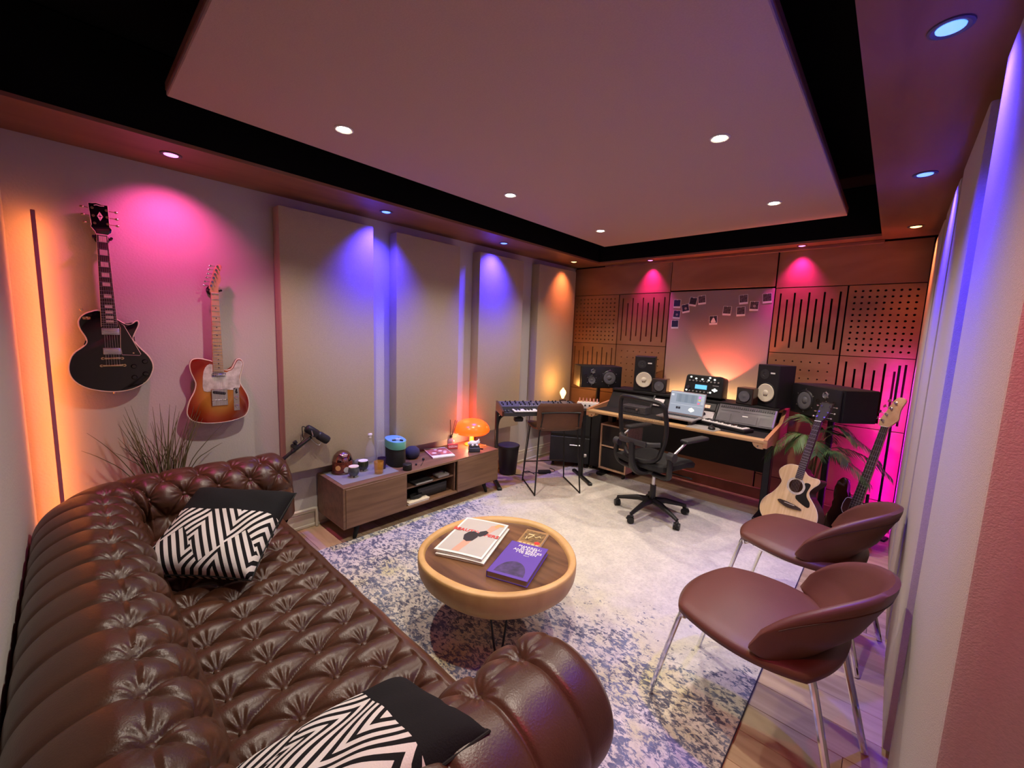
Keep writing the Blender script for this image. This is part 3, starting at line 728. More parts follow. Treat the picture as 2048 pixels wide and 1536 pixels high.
on_cover([PX(.36, .64), PX(.30, .52), PX(.34, .42), PX(.44, .38), PX(.56, .42), PX(.60, .52), PX(.56, .64), PX(.46, .68)], 'printed_shorts', prn_k, 0.0010)
on_cover([PX(.54, .48), PX(.56, .36), PX(.66, .30), PX(.74, .34), PX(.72, .42), PX(.64, .50)], 'printed_top', prn_k, 0.0009)
on_cover([PX(.66, .32), PX(.68, .14), PX(.76, .10), PX(.86, .09), PX(.86, .16), PX(.80, .26), PX(.76, .38), PX(.70, .40)], 'printed_arms', skin, 0.0008)
on_cover([PX(.74, .12), PX(.80, .04), PX(.92, .05), PX(.94, .10), PX(.84, .12), PX(.80, .18)], 'printed_hair', prn_h, 0.0011)
text_mesh('BEAUTY', 0.040, prn_r, mg, 'red_lettering', 0.0003, T(*PX(.24, .39), 0.0152), bold=0.0012)
text_mesh('PAPERS', 0.040, prn_r, mg, 'red_lettering', 0.0003, T(*PX(.76, .42), 0.0152), bold=0.0012)

c2, a2, w2, h2 = quad_frame([(-1.405, 1.55), (-1.222, 1.63), (-1.075, 1.338), (-1.278, 1.275)], 0)
pb = thing('hardback_book', 'thick purple hardback book with white title and dark dome on cover', 'book', (c2.x, c2.y, ZT+0.0005), a2, 'books on the coffee table')
pur = flat('purple_cloth', (0.115, 0.055, 0.40), 0.55)
obj('cover', MB().box((0, 0, 0.0015), (w2, h2, 0.003), 0.001).box((0, 0, 0.0285), (w2, h2, 0.003), 0.001).box((-w2/2+0.0015, 0, 0.015), (0.003, h2, 0.030), 0.001), pur, pb)
obj('pages', MB().box((-0.002, 0, 0.015), (w2-0.008, h2-0.008, 0.024)), flat('aged_pages', (0.34, 0.27, 0.24), 0.7), pb)
text_mesh('PHARRELL:\nPLACES\nAND SPACES\nI\u2019VE BEEN', 0.0265, M_['paper'], pb, 'title', 0.0003, T(0.014, h2*0.30, 0.0304), line=0.74, bold=0.0002)
text_mesh('Rizzoli', 0.011, M_['paper'], pb, 'publisher', 0.0003, T(0.022, h2*0.135, 0.0304))
dm = MB(); dm.bm.faces.new([dm.bm.verts.new((w2*0.36*math.cos(PI*k/20), -h2*0.44+h2*0.36*math.sin(PI*k/20), 0.0303)) for k in range(21)])
obj('cover_dome', dm, mat('printed_dome', (0.030, 0.022, 0.07), 0.5, noise=0.6, nscale=30, col2=(0.09, 0.05, 0.20)), pb)
c3, a3, w3, h3 = quad_frame([(-1.452, 1.745), (-1.333, 1.787), (-1.250, 1.632), (-1.380, 1.582)], 0)
sb = thing('paperback_book', 'small brown paperback with yellow pattern and red spot beyond the purple book', 'book', (c3.x, c3.y, ZT+0.0005), a3, 'books on the coffee table')
obj('pages', MB().box((0, 0, 0.006), (w3-0.002, h3-0.002, 0.011)), M_['paper'], sb)
obj('cover', MB().box((0, 0, 0.0005), (w3, h3, 0.001)).box((0, 0, 0.0125), (w3, h3, 0.001)).box((-w3/2, 0, 0.0065), (0.001, h3, 0.013)), flat('tan_cover', (0.36, 0.20, 0.08)), sb)
obj('cover_picture', MB().box((0, 0.012, 0.01315), (w3*0.86, h3*0.66, 0.0003)), mat('dark_print', (0.06, 0.03, 0.02), 0.5, noise=0.8, nscale=60, col2=(0.30, 0.18, 0.06)), sb)
ye = flat('cream_print', (0.66, 0.52, 0.26)); m = MB()
for k in range(5): m.box((-w3*0.36+k*w3*0.18, -h3*0.40, 0.0134), (w3*0.12, h3*0.07, 0.0003), M=None)
m.tube([(w3*-0.18, -h3*0.12, 0.0135), (-w3*0.02, h3*0.12, 0.0135), (w3*0.10, h3*0.02, 0.0135), (w3*0.26, h3*0.15, 0.0135), (w3*0.30, h3*0.05, 0.0135)], 0.005, 5)
m.box((-w3*0.15, h3*0.2, 0.0135), (0.035, 0.012, 0.0003)); m.tube([(-w3*0.25, -h3*0.18, 0.0135), (-w3*0.27, h3*0.02, 0.0135)], 0.004, 5); obj('cover_figure', m, ye, sb)
obj('red_spot', MB().lathe([(0, 0.0138), (0.016, 0.0138), (0.016, 0.0133)], 16, c=(w3*0.30, -h3*0.26, 0)), flat('red_print', (0.70, 0.04, 0.03)), sb)

# ------------------------------------------------------------------ guitars on the left wall
# local frame: a along +y of the room, b up, third axis out of the wall
def wall_frame(x, y, z): return basis((x, y, z), (0, 1, 0), (0, 0, 1), (1, 0, 0))
def guitar_root(name, label, M4):
    t = thing(name, label, 'guitar'); t.matrix_world = M4; return t
def sub(L, o): return [(a-o[0], b-o[1]) for a, b in L]
def crv(L, n=4): return [(p.x, p.y) for p in smooth_line([(a, b, 0) for a, b in L], n, closed=True)]
def frets(root, a0, b0, a1, b1, w0, w1, n, z, m='silver', r=0.0011, length=None):
    """a0,b0 nut centre, a1,b1 end of fingerboard; fret spacing by the rule of twelve"""
    d = Vector((a1-a0, b1-b0)); Ld = d.length; d.normalize(); q = Vector((-d.y, d.x)); tot = 1-2**(-(n+0.6)/12)
    mb = MB()
    for k in range(1, n+1):
        s = Ld*(1-2**(-k/12))/tot
        if s > Ld: break
        w = w0+(w1-w0)*s/Ld; c = Vector((a0, b0))+d*s
        mb.tube([(c.x-q.x*w/2, c.y-q.y*w/2, z), (c.x+q.x*w/2, c.y+q.y*w/2, z)], r, 5)
    o = obj('frets', mb, M_[m], root); o['kind'] = 'stuff'; return o
def strings(root, pa, pb, wa, wb, n, z0, z1, r=0.0006):
    d = Vector((pb[0]-pa[0], pb[1]-pa[1])).normalized(); q = Vector((-d.y, d.x)); mb = MB()
    for k in range(n):
        t = k/(n-1)-0.5
        mb.tube([(pa[0]+q.x*wa*t, pa[1]+q.y*wa*t, z0), (pb[0]+q.x*wb*t, pb[1]+q.y*wb*t, z1)], r, 4, cap=False)
    obj('strings', mb, M_['silver'], root)
def tuner(root, a, b, z, da, m='chrome'):
    o = obj('tuning_peg', MB().cyl((0, 0, -0.012), (0, 0, 0.008), 0.0042, 0.0036, 10).cyl((0, 0, -0.001), (0, 0, 0.0012), 0.0065, seg=10).cyl((0, 0, -0.014), (da, 0, -0.014), 0.0022, seg=8).sphere((da*1.25, 0, -0.014), 0.009, 8, sc=(1, 0.7, 0.45)), M_[m], root)
    o.location = (a, b, z)
def hanger(root, a, b, back, w=0.055):
    mb = MB().lathe([(0, 0), (0.03, 0), (0.03, 0.010), (0.012, 0.016), (0, 0.016)], 20, M=T(a, b, back))
    mb.cyl((a, b, back+0.012), (a, b, back+0.045), 0.007, seg=10)
    for s in (-1, 1): mb.tube([(a, b, back+0.045), (a+s*w/2, b-0.002, back+0.05), (a+s*w/2, b, back+0.085)], 0.0065, 8)
    return mb

# black single-cut
o = (0.158, 1.34)
g = guitar_root('electric_guitar', 'black single-cut electric guitar with white block inlays hanging at left', wall_frame(-3.12, *o))
body = sub([(0.129,1.575),(0.093,1.569),(0.062,1.550),(0.043,1.517),(0.048,1.476),(0.065,1.434),(0.066,1.405),(0.047,1.380),(0.015,1.349),(-0.003,1.300),(-0.005,1.250),(0.011,1.207),(0.048,1.172),(0.103,1.150),(0.166,1.141),(0.228,1.151),(0.287,1.186),(0.314,1.236),(0.322,1.282),(0.307,1.330),(0.280,1.368),(0.259,1.399),(0.246,1.429),(0.254,1.459),(0.270,1.498),(0.274,1.520),(0.266,1.529),(0.248,1.512),(0.226,1.507),(0.207,1.517),(0.189,1.531)], o)
bo = crv(body, 3)
obj('body', MB().prism(bo, -0.024, 0.024, bev=0.006, seg=3), M_['black_gloss'], g)
obj('binding', MB().tube([(a, b, 0.021) for a, b in bo], 0.0038, 6, closed=True), M_['ivory'], g)
nk = sub([(0.126,1.492),(0.187,1.495),(0.177,1.971),(0.137,1.964)], o)
obj('neck', MB().prism(nk, 0.006, 0.026, bev=0.004), M_['mahog'], g)
fb = MB().prism(nk, 0.026, 0.031, bev=0.001); obj('fretboard', fb, M_['rosewood'], g)
obj('neck_binding', MB().tube([(*nk[0], 0.029), (*nk[3], 0.029)], 0.0018, 5).tube([(*nk[1], 0.029), (*nk[2], 0.029)], 0.0018, 5), M_['ivory'], g)
for a, b in sub([(0.158,1.946),(0.158,1.878),(0.158,1.817),(0.158,1.765),(0.158,1.717),(0.159,1.655),(0.159,1.601),(0.160,1.571),(0.160,1.544),(0.160,1.521)], o):
    hh = 0.012+0.020*max(0, (b-0.18))/0.42
    obj('inlay', MB().box((a, b, 0.0312), (0.030, hh, 0.0006)), M_['ivory'], g)
frets(g, -0.001, 0.628, 0.0, 0.152, 0.040, 0.061, 22, 0.0315)
hd = crv(sub([(0.137,1.964),(0.132,1.983),(0.118,2.004),(0.121,2.015),(0.115,2.120),(0.130,2.123),(0.145,2.127),(0.166,2.122),(0.188,2.122),(0.189,2.015),(0.197,2.003),(0.194,1.985),(0.177,1.968)], o), 1)
obj('headstock', MB().prism(hd, 0.004, 0.020, bev=0.002), M_['black_gloss'], g)
obj('head_binding', MB().tube([(a, b, 0.019) for a, b in hd], 0.002, 5, closed=True), M_['ivory'], g)
dm = [(-0.003, 0.752), (0.013, 0.722), (-0.003, 0.690), (-0.017, 0.722)]
mb = MB()
for k in range(4): 
    p, q = dm[k], dm[(k+1) % 4]; c0 = (-0.002, 0.722)
    mb.prism([(c0[0]*.25+p[0]*.75, c0[1]*.25+p[1]*.75), (c0[0]*.25+q[0]*.75, c0[1]*.25+q[1]*.75), (c0[0]*.85+(p[0]+q[0])*.075, c0[1]*.85+(p[1]+q[1])*.075)], 0.0202, 0.0208)
obj('head_inlay', mb, M_['ivory'], g)
obj('logo_inlay', MB().tube([(-0.022, 0.773, 0.0206), (-0.012, 0.777, 0.0206), (0.0, 0.774, 0.0206), (0.016, 0.776, 0.0206)], 0.0022, 5), M_['ivory'], g)
for a, b in sub([(0.129,2.099),(0.131,2.061),(0.134,2.024)], o): tuner(g, a, b, 0.021, -0.030, 'gold')
for a, b in sub([(0.181,2.096),(0.182,2.062),(0.183,2.028)], o): tuner(g, a, b, 0.021, 0.030, 'gold')
obj('nut', MB().box((-0.001, 0.628, 0.031), (0.043, 0.005, 0.006), 0.001), M_['ivory'], g)
for b in (0.128, 0.022):
    pk = obj('pickup', MB().box((0, 0, 0.029), (0.070, 0.036, 0.012), 0.003, seg=2), M_['silver'], g); pk.location = (0.001, b, 0)
    obj('pole_screws', MB().box((0, 0.008, 0.0353), (0.052, 0.004, 0.0012)), M_['chrome'], pk)
for b, w in ((-0.016, 0.088), (-0.055, 0.102)):
    obj('bridge' if b > -0.03 else 'tailpiece', MB().box((0.0, b, 0.035), (w, 0.013, 0.010), 0.004, seg=2).cyl((-w/2+0.006, b, 0.022), (-w/2+0.006, b, 0.040), 0.007).cyl((w/2-0.006, b, 0.022), (w/2-0.006, b, 0.040), 0.007), M_['gold'], g)
pg = crv(sub([(0.191,1.520),(0.212,1.503),(0.273,1.346),(0.267,1.338),(0.197,1.343),(0.193,1.384),(0.198,1.488)], o), 1)
obj('pickguard', MB().prism(pg, 0.0335, 0.0355), M_['black_gloss'], g)
obj('pickguard_edge', MB().tube([(a, b, 0.0345) for a, b in pg], 0.0014, 5, closed=True), M_['ivory'], g)
obj('guard_screw', MB().cyl((0.085, 0.012, 0.034), (0.085, 0.012, 0.037), 0.004), M_['gold'], g)
for a, b in ((0.083, -0.063), (0.130, -0.037), (0.082, -0.124), (0.129, -0.107)):
    k = obj('control_knob', MB().lathe([(0.013, 0), (0.011, 0.010), (0.009, 0.013), (0, 0.013)], 16), M_['black_gloss'], g); k.location = (a, b, 0.024)
k = obj('toggle_plate', MB().box((0, 0, 0.0248), (0.030, 0.014, 0.0016), 0.004).cyl((0, 0, 0.025), (0.002, 0.004, 0.037), 0.004), M_['gold'], g); k.location = (-0.085, 0.195, 0)
strings(g, (0, -0.055), (0, 0.63), 0.052, 0.034, 6, 0.041, 0.034)
obj('strap_button', MB().cyl((0.0, -0.200, 0.0), (0.0, -0.212, 0.0), 0.007, 0.009).cyl((-0.098, 0.232, 0), (-0.103, 0.242, 0), 0.007, 0.009), M_['gold'], g)
h = thing('wall_hanger', 'black guitar hanger behind the headstock of the black guitar', 'hanger', group='guitar wall hangers'); h.matrix_world = wall_frame(XL, o[0], 1.955)
obj('yoke', hanger(h, 0, 0, 0.0, 0.066), M_['black_metal'], h)

# sunburst with pearl guard
o = (0.63, 1.10)
g = guitar_root('electric_guitar', 'cherry sunburst electric guitar with white pearl pickguard hanging on the wall', wall_frame(-3.115, *o))
def burst():
    m = bpy.data.materials.new('sunburst_lacquer'); m.use_nodes = True; nt = m.node_tree; N = nt.nodes; L = nt.links; b = N['Principled BSDF']
    b.inputs['Roughness'].default_value = 0.18; b.inputs['Coat Weight'].default_value = 0.5
    tc = N.new('ShaderNodeTexCoord'); mp = N.new('ShaderNodeMapping'); mp.inputs['Location'].default_value = (0.02, 0.03, 0); mp.inputs['Scale'].default_value = (6.2, 4.9, 0.0); L.new(tc.outputs['Object'], mp.inputs[0])
    gr = N.new('ShaderNodeTexGradient'); gr.gradient_type = 'SPHERICAL'; L.new(mp.outputs[0], gr.inputs[0])
    r = N.new('ShaderNodeValToRGB'); e = r.color_ramp.elements; e[0].position = 0.02; e[0].color = (0.20, 0.012, 0.006, 1); e[1].position = 0.55; e[1].color = (0.50, 0.20, 0.03, 1)
    k = e.new(0.25); k.color = (0.34, 0.06, 0.012, 1); L.new(gr.outputs[0], r.inputs[0]); L.new(r.outputs[0], b.inputs['Base Color']); return m
M_['burst'] = burst()
M_['pearl'] = mat('white_pearl', (0.78, 0.76, 0.70), 0.2, noise=0.5, nscale=28, col2=(0.40, 0.37, 0.32), coat=0.3)
bo = crv(sub([(0.604,1.292),(0.576,1.304),(0.534,1.314),(0.503,1.307),(0.490,1.276),(0.494,1.231),(0.509,1.185),(0.514,1.154),(0.503,1.109),(0.479,1.058),(0.464,0.998),(0.469,0.960),(0.497,0.929),(0.559,0.910),(0.636,0.905),(0.711,0.913),(0.768,0.938),(0.789,0.994),(0.786,1.053),(0.767,1.104),(0.747,1.146),(0.744,1.187),(0.758,1.235),(0.766,1.279),(0.754,1.304),(0.733,1.304),(0.718,1.277),(0.704,1.249),(0.683,1.238),(0.657,1.243)], o), 3)
obj('body', MB().prism(bo, -0.022, 0.022, bev=0.003, seg=2), M_['burst'], g)
obj('binding', MB().tube([(a, b, 0.0195) for a, b in bo], 0.0036, 6, closed=True), M_['ivory'], g)
nk = sub([(0.601,1.230),(0.658,1.227),(0.652,1.716),(0.613,1.712)], o)
obj('neck', MB().prism(nk, 0.008, 0.030, bev=0.003), M_['maple'], g)
frets(g, 0.002, 0.614, 0.0, 0.129, 0.039, 0.056, 21, 0.0306)
mb = MB()
for a, b in sub([(0.632,1.624),(0.632,1.562),(0.632,1.506),(0.631,1.457),(0.619,1.393),(0.642,1.393),(0.632,1.337),(0.632,1.306),(0.632,1.281),(0.633,1.256)], o):
    d = obj('dot_inlay', MB().cyl((0, 0, 0.0300), (0, 0, 0.0308), 0.0035, seg=10), M_['black'], g); d.location = (a, b, 0)
hd = crv(sub([(0.613,1.712),(0.607,1.748),(0.620,1.801),(0.639,1.863),(0.649,1.883),(0.668,1.890),(0.676,1.875),(0.663,1.844),(0.669,1.807),(0.660,1.769),(0.652,1.746),(0.652,1.716)], o), 3)
obj('headstock', MB().prism(hd, 0.006, 0.021, bev=0.002), M_['maple'], g)
obj('nut', MB().box((0.002, 0.614, 0.031), (0.040, 0.004, 0.005)), M_['ivory'], g)
for a, b in sub([(0.649,1.877),(0.642,1.854),(0.635,1.829),(0.627,1.806),(0.620,1.781),(0.613,1.758)], o): tuner(g, a+0.004, b, 0.022, -0.026)
pg = crv(sub([(0.603,1.276),(0.575,1.273),(0.555,1.236),(0.548,1.175),(0.550,1.114),(0.588,1.109),(0.590,1.122),(0.708,1.109),(0.712,1.123),(0.740,1.122),(0.744,1.147),(0.739,1.187),(0.754,1.235),(0.762,1.279),(0.752,1.297),(0.736,1.298),(0.721,1.269),(0.707,1.243),(0.683,1.230),(0.660,1.227)], o), 2)
obj('pickguard', MB().prism(pg, 0.0215, 0.0240), M_['pearl'], g)
br = obj('bridge_plate', MB().box((0.0, -0.033, 0.0245), (0.082, 0.104, 0.004), 0.001).box((-0.040, -0.033, 0.028), (0.002, 0.10, 0.008)).box((0.040, -0.033, 0.028), (0.002, 0.10, 0.008)), M_['chrome'], g)
obj('bridge_pickup', MB().box((0, -0.004, 0.0285), (0.068, 0.018, 0.008), 0.006, M=RZ(math.radians(-12)), seg=2), M_['black'], g)
for k in range(3): obj('saddle', MB().cyl((-0.027+k*0.027-0.012, -0.050, 0.030), (-0.027+k*0.027+0.012, -0.050, 0.030), 0.004, seg=8), M_['chrome'], g)
obj('neck_pickup', MB().box((0.001, 0.112, 0.0265), (0.075, 0.019, 0.008), 0.006, seg=2), M_['chrome'], g)
obj('control_plate', MB().box((0.091, -0.052, 0.0225), (0.032, 0.148, 0.003), 0.001), M_['chrome'], g)
for b in (-0.045, -0.098):
    k = obj('control_knob', MB().lathe([(0.010, 0), (0.010, 0.014), (0.008, 0.016), (0, 0.016)], 14), M_['chrome'], g); k.location = (0.091, b, 0.023)
obj('selector', MB().box((0.091, 0.0, 0.0250), (0.008, 0.030, 0.003)).cyl((0.091, -0.004, 0.025), (0.091, -0.006, 0.042), 0.004), M_['black'], g)
strings(g, (0, -0.078), (0.002, 0.614), 0.052, 0.034, 6, 0.036, 0.034)
h = thing('wall_hanger', 'black padded guitar hanger under the headstock of the sunburst guitar', 'hanger', group='guitar wall hangers'); h.matrix_world = wall_frame(XL, 0.632, 1.733)
obj('yoke', hanger(h, 0, 0, 0.0, 0.062), M_['black_metal'], h)

# ------------------------------------------------------------------ grass plant, microphone
gp = thing('potted_grass', 'tall dry ornamental grass in a pot behind the far sofa arm', 'plant', (-2.99, 0.97, 0))
gp.location = (-3.07, 0.345, 0)
obj('pot', MB().lathe([(0, 0.0), (0.062, 0.0), (0.068, 0.02), (0.082, 0.33), (0.086, 0.35), (0.080, 0.35), (0.076, 0.30), (0, 0.29)], 24), M_['pot'], gp)
BL = [((0.190,0.709),(0.034,0.949)),((0.181,0.690),(0.009,0.870)),((0.251,0.695),(0.181,1.074)),((0.267,0.702),(0.184,0.941)),((0.274,0.690),(0.210,1.071)),((0.307,0.704),(0.294,1.062)),((0.323,0.689),(0.323,1.080)),((0.340,0.697),(0.371,1.064)),((0.347,0.684),(0.400,0.979)),((0.372,0.678),(0.448,0.990)),((0.398,0.683),(0.490,0.950)),((0.433,0.676),(0.615,0.922)),((0.451,0.683),(0.605,0.805)),((0.380,0.665),(0.294,0.913)),((0.347,0.673),(0.247,0.920))]
for k in range(46):
    u = random.random(); b = 0.24+0.20*u; BL.append(((b, 0.69), (b+(u-0.5)*0.20+random.gauss(0, 0.035), random.uniform(0.80, 1.06))))
mb = MB()
for (by_, bz), (ty, tz) in BL:
    s = 1.03; by_, ty = by_*s-0.345, ty*s-0.345; bz, tz = 1.54-(1.54-bz)*s, 1.54-(1.54-tz)*s
    xo = random.uniform(-0.035, 0.04)
    base = (random.uniform(-0.03, 0.03), random.uniform(-0.035, 0.035), 0.30)
    pts = smooth_line([base, (xo*0.6, by_, bz), (xo*0.8, by_*0.45+ty*0.55, bz*0.42+tz*0.58+0.012), (xo, ty, tz)], 4)
    n = len(pts); mb.tube(pts, [0.0031*(1-0.75*(i/(n-1))**2) for i in range(n)], 4)
b = obj('blades', mb, M_['grass'], gp); b['kind'] = 'stuff'

mc = thing('microphone', 'black broadcast microphone on a boom arm above the sofa arm', 'microphone', (-3.03, 0.72, 0))
obj('base', MB().lathe([(0, 0), (0.075, 0), (0.078, 0.008), (0.04, 0.016), (0.012, 0.02), (0, 0.02)], 24), M_['black_metal'], mc)
obj('pole', MB().cyl((0, 0, 0.015), (0, 0, 0.44), 0.010).cyl((0, 0, 0.40), (0, 0, 0.45), 0.016), M_['black_metal'], mc)
obj('boom', MB().cyl((0, -0.03, 0.415), (0.02, 0.35, 0.688), 0.009).cyl((0.018, 0.30, 0.655), (0.021, 0.365, 0.70), 0.013).cyl((0.02, 0.36, 0.695), (0.02, 0.43, 0.74), 0.012), M_['black_metal'], mc)
k = obj('clutch_knob', MB().cyl((-0.02, 0.315, 0.69), (0.03, 0.315, 0.69), 0.013, seg=12).cyl((0.02, 0.335, 0.675), (0.02, 0.32, 0.715), 0.008).cyl((0.02, 0.325, 0.712), (0.02, 0.315, 0.728), 0.014, seg=10), M_['black'], mc)
d = Vector((0.02, 0.145, -0.115)).normalized(); a0 = Vector((0.02, 0.395, 0.815))
def along(s): return a0+d*s
obj('mic_body', MB().tube([along(s) for s in (0, 0.006, 0.02, 0.085, 0.09, 0.096, 0.105)], [0.020, 0.027, 0.0295, 0.0295, 0.026, 0.026, 0.0295], 20), M_['black'], mc)
obj('windscreen', MB().tube([along(s) for s in (0.105, 0.11, 0.175, 0.187, 0.193)], [0.0295, 0.031, 0.031, 0.027, 0.014], 20), mat('foam', (0.022, 0.021, 0.018), 0.95, bump=0.8, bscale=300), mc)
n_ = Vector((0, -d.z, d.y)).normalized()*-1
obj('yoke', MB().tube([along(0.03)+Vector((0.033, 0, 0)), along(0.04)+n_*-0.0+Vector((0.036, 0, -0.03)), (0.02, 0.43, 0.742), along(0.04)+Vector((-0.036, 0, -0.03)), along(0.03)+Vector((-0.033, 0, 0))], 0.004, 8).tube(smooth_line([along(0.15)+Vector((0, -0.02, -0.03)), along(0.14)+Vector((0, -0.035, -0.05)), along(0.06)+Vector((0, -0.03, -0.035))], 5), 0.0025, 6), M_['silver'], mc)
obj('mic_cable', MB().tube(smooth_line([along(0.0), along(-0.03)+Vector((0, 0, -0.01)), (0.02, 0.37, 0.76), (0.02, 0.36, 0.715), (0.005, 0.15, 0.56)], 6), 0.0032, 6), M_['black'], mc)

hp = tag(obj('heating_pipe', MB().cyl((XL+0.04, YR+0.02, 0.150), (XL+0.04, 1.18, 0.150), 0.011).tube(smooth_line([(XL+0.04, 1.18, 0.150), (XL+0.04, 1.21, 0.147), (XL+0.04, 1.22, 0.12), (XL+0.04, 1.22, 0.004)], 5), 0.011, 10).cyl((XL+0.001, 1.05, 0.150), (XL+0.04, 1.05, 0.150), 0.006), M_['trim']), 'painted heating pipe low on the left wall beside the media console', 'pipe')

# ------------------------------------------------------------------ media console
mcx = thing('media_console', 'low walnut media console with two flat doors and an open middle bay', 'cabinet', (-2.915, 2.003, 0))
cw, cl, z0, z1 = 0.43, 1.536, 0.113, 0.42
X0, X1, Y0, Y1 = -cw/2, cw/2, -cl/2, cl/2
obj('top', MB().box((0.0, 0, z1-0.009), (cw, cl, 0.018), 0.0015), M_['walnut'], mcx)
obj('bottom', MB().box((0, 0, z0+0.009), (cw, cl, 0.018), 0.0015), M_['walnut'], mcx)
for s, nm in ((-1, 'side'), (1, 'side')): obj(nm, MB().box((0, s*(cl/2-0.009), (z0+z1)/2), (cw, 0.018, z1-z0-0.036)), M_['walnut'], mcx)
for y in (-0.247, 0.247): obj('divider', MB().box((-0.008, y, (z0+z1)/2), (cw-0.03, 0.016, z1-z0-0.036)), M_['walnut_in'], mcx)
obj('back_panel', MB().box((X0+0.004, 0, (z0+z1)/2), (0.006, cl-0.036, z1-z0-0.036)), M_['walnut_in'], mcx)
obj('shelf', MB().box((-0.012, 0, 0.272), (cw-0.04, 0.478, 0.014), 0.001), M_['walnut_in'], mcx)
for s in (-1, 1): obj('door', MB().box((X1-0.004, s*0.505, (z0+z1)/2-0.004), (0.018, 0.490, z1-z0-0.020), 0.0015), M_['walnut'], mcx)
for sx in (-1, 1):
    for sy in (-1, 1):
        b = Vector((sx*0.165, sy*0.665, 0)); t = Vector((sx*0.15, sy*0.63, z0))
        obj('leg', MB().tube([b, t], [0.013, 0.022], 14), M_['black_matte'], mcx)
# things inside the bay (resting on the bottom or the shelf)
t = thing('media_player', 'flat black media box in the open bay of the console', 'player', (-2.90, 2.05, 0.1312))
obj('case', MB().box((0, 0, 0.048), (0.26, 0.30, 0.09), 0.004), M_['black'], t); obj('front_strip', MB().box((0.1305, 0, 0.062), (0.002, 0.28, 0.018)), M_['dark_grey'], t)
for k, (dx, dy, h, c, lb) in enumerate(((0, 0, 0.010, 'white', 'lowest white folder in the open bay of the console'), (0.002, 0.004, 0.010, 'ivory', 'upper cream folder in the open bay of the console'))):
    t = thing('folder', lb, 'folder', (-2.755+dx, 1.873+dy, 0.1312+k*0.0112), group='folders in the console bay'); obj('sleeve', MB().box((0, 0, h/2), (0.085, 0.20, h), 0.002), M_[c], t)
t = thing('cable_coil', 'coil of black cable on the folders in the console bay', 'cable', (-2.77, 1.88, 0.1540))
obj('loops', MB().tube([(0.03*math.cos(a/9*2*PI), 0.055*math.sin(a/9*2*PI), 0.006+0.0045*(a//9)) for a in range(54)], 0.0035, 6), M_['black'], t)
t = thing('gadget', 'grey gadget lying on the shelf inside the console', 'gadget', (-2.78, 2.14, 0.2797)); obj('shell', MB().box((0, 0, 0.013), (0.10, 0.12, 0.024), 0.011, seg=3), M_['mid_grey'], t); obj('thumb_stick', MB().cyl((0.01, 0.03, 0.022), (0.01, 0.03, 0.033), 0.008), M_['black'], t)
t = thing('jewel_case', 'flat dark case on the left of the console shelf', 'case', (-2.80, 1.93, 0.2797)); obj('case', MB().box((0, 0, 0.008), (0.16, 0.18, 0.015), 0.002), M_['dark_grey'], t); obj('spine', MB().box((0.0805, 0, 0.008), (0.001, 0.16, 0.010)), M_['mid_grey'], t)

# things on top of the console
ZC = 0.4202
t = thing('placemat', 'grey translucent placemat under the glasses on the console', 'mat', (0, 0, ZC))
obj('sheet', MB().prism([(-3.105, 1.265), (-2.765, 1.262), (-2.762, 1.715), (-3.10, 1.72)], 0, 0.002), mat('grey_mat', (0.23, 0.235, 0.25), 0.35, noise=0.06), t)
ZM = ZC+0.0022
def at_(x, y, z=ZM): return (x, y, z)
t = thing('cloche', 'smoky glass dome with mirrored top and orange label at the console end', 'dome', at_(-3.03, 1.385))
obj('base', MB().lathe([(0, 0), (0.080, 0), (0.082, 0.006), (0.078, 0.012), (0, 0.012)], 28), M_['mahog'], t)
obj('dome', MB().lathe([(0.074, 0.012), (0.075, 0.07), (0.072, 0.105), (0.060, 0.14), (0.038, 0.162), (0.012, 0.172), (0, 0.173)], 32), mat('mirrored_dome', (0.50, 0.30, 0.27), 0.08, metal=1.0, noise=0.3, nscale=6), t)
obj('filling', MB().lathe([(0.0755, 0.015), (0.0765, 0.05), (0.0745, 0.095)], 32), mat('dark_filling', (0.05, 0.015, 0.012), 0.25, noise=0.7, nscale=40, col2=(0.25, 0.06, 0.03)), t)
def disc(nm, ang, z, r, m):
    d_ = MB().cyl((0, 0, 0), (0, 0, 0.002), r, seg=20, M=T(0.0765*math.cos(ang), 0.0765*math.sin(ang), z) @ RZ(ang) @ RY(PI/2)); obj(nm, d_, m, t)
disc('orange_label', -0.85, 0.052, 0.020, flat('label_orange', (0.75, 0.42, 0.16))); disc('white_label', -0.05, 0.035, 0.022, flat('label_grey', (0.5, 0.48, 0.46)))
def candle_glass(x, y, lb, gl, top):
    t = thing('candle_glass', lb, 'candle', at_(x, y), group='footed candle glasses on the placemat')
    obj('bowl', MB().lathe([(0, 0.010), (0.024, 0.010), (0.037, 0.026), (0.041, 0.048), (0.037, 0.070), (0.036, 0.080), (0.033, 0.080)], 24), gl, t)
    obj('wax', MB().lathe([(0.037, 0.0795), (0.036, 0.083), (0.031, 0.083), (0.026, 0.081), (0.0, 0.0805)], 24), top, t)
    mb = MB()
    for k in range(7): mb.sphere((0.026*math.cos(k*2*PI/7), 0.026*math.sin(k*2*PI/7), 0.008), 0.0085, 8)
    obj('foot_beads', mb, M_['glass'], t)
candle_glass(-2.872, 1.398, 'grey-blue glass candle with cream wax, nearest on the placemat', mat('grey_glass', (0.10, 0.12, 0.13), 0.12, noise=0.5, nscale=30, coat=0.4), M_['ivory'])
candle_glass(-2.955, 1.515, 'dark green glass candle with white wax behind the grey one', mat('green_glass', (0.035, 0.05, 0.025), 0.12, noise=0.5, nscale=30, coat=0.4), M_['white'])
t = thing('tumbler', 'amber glass tumbler on the right of the placemat', 'glass', at_(-2.822, 1.575))
